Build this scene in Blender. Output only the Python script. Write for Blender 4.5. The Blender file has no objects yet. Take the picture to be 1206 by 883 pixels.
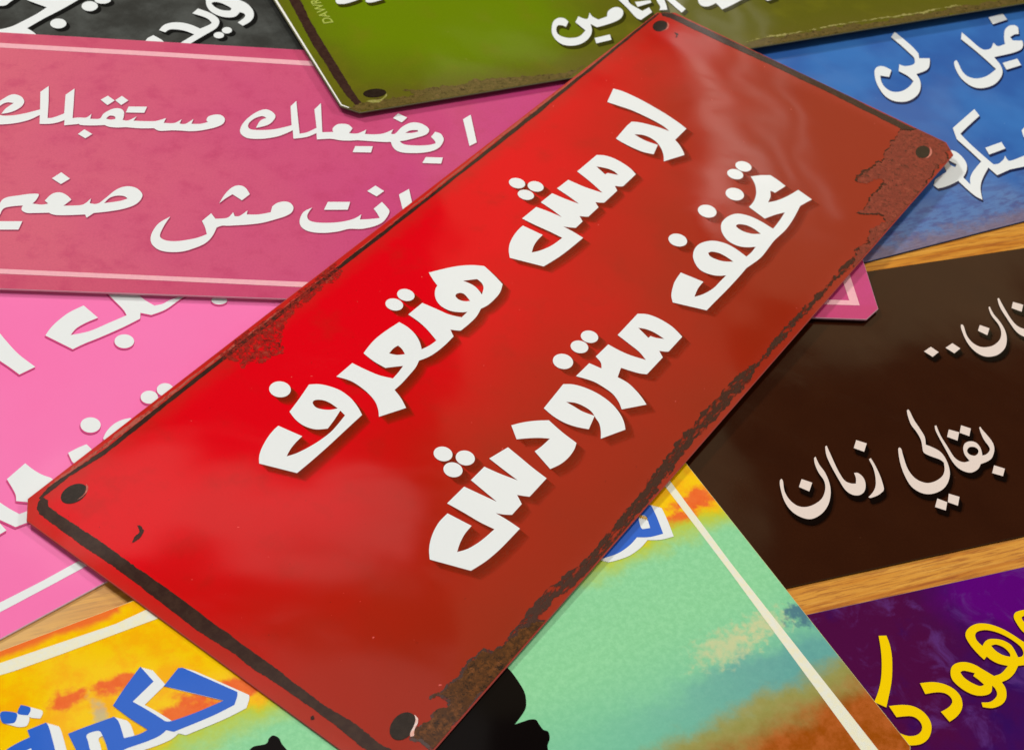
# Printed tin signs with Arabic sayings piled on a wooden table, seen from about 40 cm.
# Every print shape is stored in its own sign's plane, in millimetres ("c" marks a sharp corner).
import bpy, math, random
from mathutils import Vector, Matrix
from mathutils.geometry import tessellate_polygon

random.seed(7)
scene = bpy.context.scene
COL = scene.collection

# ------------------------------------------------------------------ camera
cam_data = bpy.data.cameras.new('camera')
cam = bpy.data.objects.new('camera', cam_data)
COL.objects.link(cam)
cam_data.sensor_fit = 'HORIZONTAL'
cam_data.sensor_width = 36.0
cam_data.lens = 36.0 * 1796.597 / 1206.0
cam_data.dof.use_dof = True
cam_data.dof.focus_distance = 0.50
cam_data.dof.aperture_fstop = 32
cam_data.clip_start = 0.01
cam_data.clip_end = 50.0
cam.matrix_world = (Matrix.Translation((0, 0, 0.37720)) @ Matrix.Rotation(0.775693, 4, 'X') @ Matrix.Rotation(0.177614, 4, 'Z'))
scene.camera = cam

# ------------------------------------------------------------------ world, lamps, exposure
world = bpy.data.worlds.new('World')
scene.world = world
world.use_nodes = True
world.node_tree.nodes['Background'].inputs[0].default_value = (1.0, 0.93, 0.85, 1)
world.node_tree.nodes['Background'].inputs[1].default_value = 0.03
scene.view_settings.view_transform = 'Standard'
scene.view_settings.look = 'None'
scene.view_settings.exposure = 0.3
scene.view_settings.gamma = 1.0
scene.cycles.transparent_max_bounces = 32
scene.cycles.max_bounces = 6
scene.cycles.caustics_reflective = False
scene.cycles.caustics_refractive = False


def area(name, loc, target, sx, sy, radiance, col, spin=0.0):
    d = bpy.data.lights.new(name, 'AREA')
    d.shape = 'RECTANGLE'
    d.size, d.size_y = sx, sy
    d.color = col
    d.energy = radiance * math.pi * sx * sy
    o = bpy.data.objects.new(name, d)
    COL.objects.link(o)
    o.location = loc
    q = (Vector(target) - Vector(loc)).to_track_quat('-Z', 'Y')
    o.rotation_euler = (q.to_matrix() @ Matrix.Rotation(spin, 3, 'Z')).to_euler()
    return o


TGT = (0, 0.38, 0)
ROLL = 0.1776
# an overhead lamp; two unseen far lights added to throw shadows towards the camera
area('ceiling_lamp', (-0.15, 0.80, 2.0), TGT, 0.30, 0.30, 44.0, (1.0, 0.985, 0.96))
area('far_left_shadow_light', (-2.1, 2.3, 1.9), TGT, 0.30, 0.30, 185.0, (1.0, 0.98, 0.955))
area('far_right_shadow_light', (2.3, 2.0, 1.9), TGT, 0.30, 0.30, 84.0, (1.0, 0.975, 0.94))
area('left_fill', (-1.4, -1.0, 1.5), TGT, 1.4, 1.2, 1.2, (0.95, 0.98, 1.0))  # unseen fill light, added behind the camera on the left
area('right_fill', (1.5, -1.0, 1.6), TGT, 1.4, 1.2, 0.8, (1.0, 0.92, 0.82))  # unseen warm fill, added behind the camera on the right


def reflection_light(name, u0, u1, v0, v1, radiance, col, spin=ROLL):
    """Unseen light panel facing down, added for its reflection in the plates; u, v are metres in the panel row's own turned frame."""
    c, s = math.cos(spin), math.sin(spin)
    u, v = (u0 + u1) / 2, (v0 + v1) / 2
    o = area(name, (c * u - s * v, s * u + c * v, 2.0), (0, 0, 0), u1 - u0, v1 - v0, radiance, col)
    o.rotation_euler = (0, 0, spin)
    return o


reflection_light('reflection_panel', 0.26, 0.88, 1.45, 3.5, 0.30, (1.0, 0.82, 0.45))  # this and the next three: added lights shaped for bands mirrored in the plates
reflection_light('reflection_panel', 0.90, 1.75, 2.45, 3.5, 0.38, (1.0, 0.80, 0.42))
reflection_light('reflection_panel', -0.62, 0.10, 1.73, 1.95, 0.6, (1.0, 0.95, 0.86), ROLL - 0.05)
reflection_light('reflection_panel', -0.50, 0.24, 1.15, 1.52, 0.40, (1.0, 0.94, 0.84), ROLL - 0.05)
for _u, _w, _r in ((0.93, 0.06, 1.5), (1.06, 0.035, 1.0), (1.165, 0.03, 0.9)):
    _o = reflection_light('reflection_strip', _u, _u + _w, 2.75, 3.9, _r, (1.0, 0.93, 0.86))  # unseen narrow lights added for the pale streaks mirrored in the red plate
    _o.location.z = 1.97


# ------------------------------------------------------------------ materials


def lin(c):
    return tuple((v / 255 / 12.92) if v / 255 <= 0.04045 else ((v / 255 + 0.055) / 1.055) ** 2.4 for v in c)


class NB:
    """Small node builder."""

    def __init__(self, name):
        self.m = bpy.data.materials.new(name)
        self.m.use_nodes = True
        self.t = self.m.node_tree
        self.b = self.t.nodes['Principled BSDF']
        self.out = self.t.nodes['Material Output']
        tc = self.t.nodes.new('ShaderNodeTexCoord')
        mp = self.t.nodes.new('ShaderNodeMapping')
        mp.inputs['Scale'].default_value = (1000, 1000, 1000)
        self.link(tc.outputs['Object'], mp.inputs['Vector'])
        self.P = mp.outputs[0]          # position in mm in the sign's own frame

    def link(self, a, b):
        self.t.links.new(a, b)

    def put(self, sock, v):
        if hasattr(v, 'links'):
            self.link(v, sock)
        elif isinstance(v, (tuple, list)) and len(v) == 3 and sock.type == 'RGBA':
            sock.default_value = (*v, 1)
        else:
            sock.default_value = v

    def noise(self, scale, detail=4, rough=0.55, vec=None, dist=0.0, color=False):
        n = self.t.nodes.new('ShaderNodeTexNoise')
        self.link(vec or self.P, n.inputs['Vector'])
        n.inputs['Scale'].default_value = scale
        n.inputs['Detail'].default_value = detail
        n.inputs['Roughness'].default_value = rough
        n.inputs['Distortion'].default_value = dist
        return n.outputs['Color' if color else 'Fac']

    def stretch(self, sx, sy, rot=0.0, vec=None):
        m = self.t.nodes.new('ShaderNodeMapping')
        m.vector_type = 'TEXTURE'
        m.inputs['Scale'].default_value = (1 / sx, 1 / sy, 1)
        m.inputs['Rotation'].default_value = (0, 0, rot)
        self.link(vec or self.P, m.inputs['Vector'])
        return m.outputs[0]

    def xyz(self):
        n = self.t.nodes.new('ShaderNodeSeparateXYZ')
        self.link(self.P, n.inputs[0])
        return n.outputs[0], n.outputs[1]

    def math(self, op, a, b=0.0, c=None, clamp=False):
        n = self.t.nodes.new('ShaderNodeMath')
        n.operation = op
        n.use_clamp = clamp
        self.put(n.inputs[0], a)
        self.put(n.inputs[1], b)
        if c is not None:
            self.put(n.inputs[2], c)
        return n.outputs[0]

    def ramp(self, fac, stops, interp='LINEAR'):
        n = self.t.nodes.new('ShaderNodeValToRGB')
        cr = n.color_ramp
        cr.interpolation = interp
        while len(cr.elements) < len(stops):
            cr.elements.new(0.5)
        for e, (p, c) in zip(cr.elements, stops):
            e.position = p
            e.color = (*c, 1) if not isinstance(c, (int, float)) else (c, c, c, 1)
        self.link(fac, n.inputs[0])
        return n.outputs[0]

    def step(self, v, lo, hi):
        n = self.t.nodes.new('ShaderNodeMapRange')
        n.interpolation_type = 'SMOOTHSTEP'
        self.put(n.inputs[0], v)
        n.inputs[1].default_value = lo
        n.inputs[2].default_value = hi
        return n.outputs[0]

    def mix(self, fac, a, b, mode='MIX'):
        n = self.t.nodes.new('ShaderNodeMix')
        n.data_type = 'RGBA'
        n.blend_type = mode
        self.put(n.inputs[0], fac)
        self.put(n.inputs[6], a)
        self.put(n.inputs[7], b)
        return n.outputs[2]

    def spot(self, x, y, rx, ry=None, rot=0.0, wob=0.35, scale=0.12, lo=0.45, hi=1.15):
        """Soft patch mask round a point (mm), edge broken by noise."""
        ry = ry or rx
        m = self.t.nodes.new('ShaderNodeMapping')
        m.vector_type = 'TEXTURE'
        m.inputs['Location'].default_value = (x, y, 0)
        m.inputs['Rotation'].default_value = (0, 0, rot)
        m.inputs['Scale'].default_value = (rx, ry, 1000)
        self.link(self.P, m.inputs['Vector'])
        n = self.t.nodes.new('ShaderNodeVectorMath')
        n.operation = 'LENGTH'
        self.link(m.outputs[0], n.inputs[0])
        d = self.math('ADD', n.outputs['Value'], self.math('MULTIPLY', self.math('SUBTRACT', self.noise(scale), 0.5), wob * 4))
        return self.math('SUBTRACT', 1.0, self.step(d, lo, hi))

    def finish(self, color, rough=0.2, bump=None, strength=0.1, dist=0.0002, spec=0.5, metallic=0.0):
        self.put(self.b.inputs['Base Color'], color)
        if rough == GLOSS['rough']:      # faint smears in the lacquer
            rough = self.math('MULTIPLY_ADD', self.step(self.noise(0.045, 5, 0.7, self.stretch(1.0, 0.45, 0.5), 0.6), 0.48, 0.7), 0.05, rough)
        self.put(self.b.inputs['Roughness'], rough)
        self.b.inputs['Specular IOR Level'].default_value = spec
        self.b.inputs['Metallic'].default_value = metallic
        if bump is not None:
            n = self.t.nodes.new('ShaderNodeBump')
            n.inputs['Strength'].default_value = strength
            n.inputs['Distance'].default_value = dist
            self.link(bump, n.inputs['Height'])
            self.link(n.outputs[0], self.b.inputs['Normal'])
        return self.m

    def alpha(self, a):
        self.put(self.b.inputs['Alpha'], a)
        return self.m


MAT = {}


def sheet_bump(n):
    """The faint waviness of a thin lacquered sheet."""
    w = n.math('ADD', n.noise(0.022, 1, 0.3), n.math('MULTIPLY', n.noise(0.06, 1, 0.3), 0.05))
    f = n.noise(0.9, 2, 0.5)
    return n.math('ADD', w, n.math('MULTIPLY', f, 0.002))


def grain(n, col, amt=0.06, scale=1.6):
    g = n.noise(scale, 3, 0.7)
    g = n.math('MULTIPLY_ADD', n.math('SUBTRACT', g, 0.5), amt * 4, 1.0)
    c = n.t.nodes.new('ShaderNodeCombineXYZ')
    for i in range(3):
        n.link(g, c.inputs[i])
    return n.mix(1.0, col, c.outputs[0], 'MULTIPLY')


def flecks(n, col, fleck, scale, thr, amount=1.0):
    f = n.step(n.noise(scale, 2, 0.6), thr, thr + 0.03)
    return n.mix(n.math('MULTIPLY', f, amount), col, fleck)


GLOSS = dict(rough=0.075, strength=0.45, dist=0.0015)


def m_red():
    n = NB('red_print')
    x, y = n.xyz()
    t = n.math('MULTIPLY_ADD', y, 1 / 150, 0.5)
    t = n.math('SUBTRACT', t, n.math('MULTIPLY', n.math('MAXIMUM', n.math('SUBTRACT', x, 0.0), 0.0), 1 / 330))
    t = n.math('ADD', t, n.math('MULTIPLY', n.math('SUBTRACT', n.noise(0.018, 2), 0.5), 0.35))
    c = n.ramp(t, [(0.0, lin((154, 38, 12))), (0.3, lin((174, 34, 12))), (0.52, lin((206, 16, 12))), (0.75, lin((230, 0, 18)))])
    c = n.mix(n.math('MULTIPLY', n.step(n.noise(0.06, 4, 0.6), 0.5, 0.75), 0.22), c, lin((150, 40, 20)))
    # the print browns towards the old edge
    e = n.step(n.math('ADD', n.math('ABSOLUTE', y), n.math('MULTIPLY', n.noise(0.2, 4), 6)), 66, 79)
    c = n.mix(n.math('MULTIPLY', e, 0.55), c, lin((168, 52, 36)))
    e = n.step(n.math('ADD', n.math('ABSOLUTE', n.math('ADD', x, 5)), n.math('MULTIPLY', n.noise(0.2, 4), 5)), 182, 194)
    c = n.mix(n.math('MULTIPLY', e, 0.5), c, lin((180, 58, 42)))
    c = flecks(n, c, lin((110, 25, 12)), 0.75, 0.735, 0.7)
    c = flecks(n, c, lin((240, 110, 100)), 0.42, 0.745, 0.75)
    c = grain(n, c, 0.035)
    return n.finish(c, bump=sheet_bump(n), **GLOSS)


def m_green():
    n = NB('green_print')
    x, y = n.xyz()
    A = ANCH['green']
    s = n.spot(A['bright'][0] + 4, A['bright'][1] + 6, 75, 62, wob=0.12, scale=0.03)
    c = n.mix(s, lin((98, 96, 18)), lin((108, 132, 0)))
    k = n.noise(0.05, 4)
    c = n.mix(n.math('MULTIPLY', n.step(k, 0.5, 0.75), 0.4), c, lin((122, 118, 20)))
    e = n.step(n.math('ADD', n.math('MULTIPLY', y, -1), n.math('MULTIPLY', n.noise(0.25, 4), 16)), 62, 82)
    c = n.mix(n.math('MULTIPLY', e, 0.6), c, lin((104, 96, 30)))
    c = flecks(n, c, lin((170, 160, 70)), 0.5, 0.74, 0.5)
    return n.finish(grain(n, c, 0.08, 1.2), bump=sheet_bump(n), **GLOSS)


def m_blue():
    n = NB('blue_print')
    x, y = n.xyz()
    c = n.mix(n.step(n.noise(0.022, 3), 0.35, 0.65), lin((62, 120, 192)), lin((52, 98, 172)))
    lo = n.step(n.math('ADD', n.math('MULTIPLY', y, -1), n.math('MULTIPLY', n.noise(0.05, 4), 46)), 56, 92)
    c = n.mix(n.math('MULTIPLY', lo, 0.75), c, n.mix(n.step(n.noise(0.11, 5, 0.7, n.stretch(1, 3)), 0.42, 0.62), lin((98, 128, 176)), lin((82, 84, 134))))
    lo = n.step(n.math('ADD', n.math('MULTIPLY', y, -1), n.math('MULTIPLY', n.noise(0.16, 5, 0.7), 20)), 74, 84)
    c = n.mix(n.math('MULTIPLY', lo, 0.85), c, n.mix(n.noise(0.6, 5, 0.7, n.stretch(0.5, 2)), lin((66, 50, 70)), lin((160, 140, 160))))
    c = flecks(n, c, lin((150, 185, 230)), 0.55, 0.755, 0.8)
    return n.finish(grain(n, c, 0.035), bump=sheet_bump(n), **GLOSS)


def m_brown():
    n = NB('brown_print')
    c = n.mix(n.noise(0.05, 4), lin((46, 17, 4)), lin((58, 26, 8)))
    c = flecks(n, c, lin((110, 80, 55)), 0.7, 0.77, 0.6)
    return n.finish(grain(n, c, 0.12, 1.4), bump=sheet_bump(n), **GLOSS)


def m_purple():
    n = NB('purple_print')
    A = ANCH['purple']
    c = n.mix(n.step(n.noise(0.04, 3), 0.4, 0.62), lin((66, 10, 84)), lin((52, 12, 98)))
    c = n.mix(n.spot(*A['mag'], 44, 60, wob=0.3, scale=0.05), c, lin((80, 10, 66)))
    c = n.mix(n.math('MULTIPLY', n.spot(*A['bright'], 30, 22, wob=0.3, scale=0.05), 0.9), c, lin((98, 0, 124)))
    k = n.step(n.noise(0.085, 5, 0.65, dist=0.6), 0.5, 0.72)
    c = n.mix(n.math('MULTIPLY', k, 0.55), c, lin((104, 60, 140)))
    k = n.step(n.noise(0.05, 5, 0.65), 0.52, 0.72)
    c = n.mix(n.math('MULTIPLY', k, 0.5), c, lin((38, 10, 96)))
    return n.finish(grain(n, c, 0.07), bump=sheet_bump(n), **GLOSS)


def m_mauve():
    n = NB('rose_print')
    x, y = n.xyz()
    t = n.math('MULTIPLY_ADD', x, -1 / 230, 0.42)
    t = n.math('ADD', t, n.math('MULTIPLY', n.math('SUBTRACT', n.noise(0.02, 3), 0.5), 0.5))
    c = n.ramp(t, [(0.0, lin((220, 106, 126))), (0.45, lin((212, 88, 126))), (0.9, lin((204, 68, 128)))])
    k = n.step(n.noise(0.09, 5, 0.65), 0.45, 0.75)
    c = n.mix(n.math('MULTIPLY', k, 0.5), c, lin((194, 66, 106)))
    e = n.step(n.math('ABSOLUTE', y), 66, 70)
    c = n.mix(n.math('MULTIPLY', e, 0.3), c, lin((196, 60, 96)))
    return n.finish(grain(n, c, 0.07, 1.3), bump=sheet_bump(n), **GLOSS)


def m_pink():
    n = NB('hot_pink_print')
    c = n.mix(n.noise(0.02, 3), lin((255, 118, 180)), lin((255, 132, 190)))
    return n.finish(grain(n, c, 0.01), bump=sheet_bump(n), **GLOSS)


def m_grey():
    n = NB('slate_print')
    c = n.mix(n.step(n.noise(0.05, 5, 0.6), 0.35, 0.7), lin((58, 58, 54)), lin((84, 86, 82)))
    return n.finish(grain(n, c, 0.1), bump=sheet_bump(n), **GLOSS)


def m_yellow():
    n = NB('watercolour_print')
    A = ANCH['yellow']
    x, y = n.xyz()
    w = n.math('MULTIPLY', n.math('SUBTRACT', n.noise(0.09, 5, 0.65), 0.5), 14)
    v = n.math('ADD', y, w)
    yel = n.mix(n.step(n.noise(0.07, 5, 0.65), 0.42, 0.62), lin((255, 206, 0)), lin((255, 182, 2)))
    yel = n.mix(n.math('MULTIPLY', n.step(n.noise(0.16, 5, 0.7), 0.55, 0.7), 0.4), yel, lin((255, 168, 20)))
    red = n.mix(n.noise(0.3, 4, 0.7), lin((236, 52, 12)), lin((250, 120, 60)))
    for k, (rx, ry) in (('splash1', (6, 3.5)), ('splash6', (7, 3.5)), ('splash2', (13, 7)), ('splash3', (12, 4)), ('splash4', (12, 4)), ('splash5', (9, 3.5))):
        yel = n.mix(n.math('MULTIPLY', n.spot(*A[k], rx, ry, wob=0.6, scale=0.22), 0.9), yel, red)
    yel = n.mix(n.math('MULTIPLY', n.spot(A['splash6'][0] + 8, A['splash6'][1] + 10, 2.5, 9, wob=0.4, scale=0.3), 0.6), yel, lin((170, 180, 170)))
    # burnt top margin
    tb = n.math('MULTIPLY', n.step(n.math('ADD', y, n.math('MULTIPLY', n.noise(0.12, 4), 5)), -68.5, -71.5), n.step(n.noise(0.045, 3), 0.4, 0.5))
    yel = n.mix(n.math('MULTIPLY', tb, 0.85), yel, lin((245, 96, 50)))
    teal = n.mix(n.step(n.noise(0.5, 4, 0.7), 0.35, 0.7), lin((140, 214, 156)), lin((154, 224, 168)))
    teal = n.mix(n.math('MULTIPLY', n.step(y, 0, 34), 0.55), teal, lin((110, 190, 168)))
    xw = n.step(x, -120, -200)
    bl = n.math('MULTIPLY', n.step(n.math('ADD', y, n.math('MULTIPLY', n.math('SUBTRACT', n.noise(0.1, 4), 0.5), 18)), 18, 27), xw)
    teal = n.mix(n.math('MULTIPLY', bl, 0.6), teal, n.mix(n.noise(0.35, 5, 0.7), lin((70, 120, 150)), lin((104, 172, 176))))
    for k, rx, ry in (('cloud1', 9, 5), ('cloud2', 13, 6)):
        teal = n.mix(n.math('MULTIPLY', n.spot(*A[k], rx, ry, wob=0.7, scale=0.4, lo=0.0, hi=1.3), 0.75), teal, lin((220, 214, 160)))
    teal = n.mix(n.math('MULTIPLY', n.spot(*A['blue1'], 7, 4.5, wob=0.6, scale=0.3), 0.9), teal, lin((78, 120, 140)))
    brn = n.mix(n.step(n.noise(0.12, 5, 0.7), 0.35, 0.65), lin((160, 78, 8)), lin((188, 98, 40)))
    sand = n.mix(n.noise(0.2, 5, 0.7), lin((176, 168, 104)), lin((140, 142, 60)))
    c = n.mix(n.step(v, -31, -25), yel, lin((196, 208, 40)))
    c = n.mix(n.step(v, -28.5, -17), c, teal)
    c = n.mix(n.step(v, 32, 40), c, sand)
    c = n.mix(n.step(v, 39, 52), c, brn)
    return n.finish(grain(n, c, 0.03, 2.2), bump=sheet_bump(n), **GLOSS)


def m_flat(name, rgb, rgb2=None, rough=0.09, amt=0.02, scale=0.5):
    n = NB(name)
    c = lin(rgb)
    if rgb2:
        c = n.mix(n.step(n.noise(scale, 5, 0.7), 0.38, 0.64), c, lin(rgb2))
    c = grain(n, c if not isinstance(c, tuple) else n.mix(0.0, c, c), amt)
    return n.finish(c, rough=rough, bump=sheet_bump(n), strength=GLOSS['strength'], dist=GLOSS['dist'])


def m_rust(name, dark, mid, warm, pale, cover=None, heavy=0.95):
    n = NB(name)
    a = n.noise(0.55, 6, 0.72, dist=0.4)
    c = n.ramp(a, [(0.33, lin(dark)), (0.45, lin(mid)), (0.57, lin(warm)), (0.74, lin(pale))])
    b = n.step(n.noise(0.16, 5, 0.7), 0.44, 0.6)
    c = n.mix(n.math('MULTIPLY', b, 0.75), c, lin(mid))
    c = flecks(n, c, lin(dark), 1.1, 0.62, 0.7)
    c = n.mix(n.math('MULTIPLY', n.step(n.noise(0.30, 5, 0.75, dist=0.8), 0.56, 0.66), heavy), c, lin(dark))
    n.finish(c, rough=0.11, bump=sheet_bump(n), strength=0.45, dist=0.0015)
    if cover:
        n.alpha(n.math('MULTIPLY', n.step(n.noise(0.5, 6, 0.8, dist=0.3), cover[0], cover[1]), cover[2]))
    return n.m


def m_alpha(name, rgb, rgb2, scale, lo, hi, sx=1, sy=1, amax=1.0):
    n = NB(name)
    v = n.stretch(sx, sy)
    c = n.mix(n.noise(1.1, 4, 0.7), lin(rgb), lin(rgb2))
    n.finish(c, rough=0.25)
    return n.alpha(n.math('MULTIPLY', n.step(n.noise(scale, 5, 0.7, v), lo, hi), amax))


def m_wood():
    n = NB('varnished_wood')
    v = n.stretch(0.05, 1.0, WOOD_ROT)
    g = n.noise(0.22, 5, 0.6, v, dist=0.5)
    c = n.ramp(g, [(0.3, lin((176, 94, 14))), (0.46, lin((206, 130, 30))), (0.62, lin((224, 156, 52))), (0.78, lin((186, 108, 22)))])
    f = n.noise(1.1, 4, 0.7, n.stretch(0.06, 1.0, WOOD_ROT))
    c = n.mix(n.math('MULTIPLY', n.step(n.noise(0.5, 5, 0.7, n.stretch(0.04, 1.0, WOOD_ROT), 0.3), 0.52, 0.66), 0.5), c, lin((236, 176, 76)))
    c = n.mix(n.math('MULTIPLY', n.step(f, 0.47, 0.62), 0.6), c, lin((148, 72, 12)))
    x, y = n.xyz()
    c = n.mix(n.math('MULTIPLY', n.step(n.math('ADD', x, n.math('MULTIPLY', g, 40)), -60, -120), 0.75), c, n.mix(g, lin((206, 160, 84)), lin((232, 198, 124))))
    return n.finish(c, rough=0.38, bump=g, strength=0.15, dist=0.0004)


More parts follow.
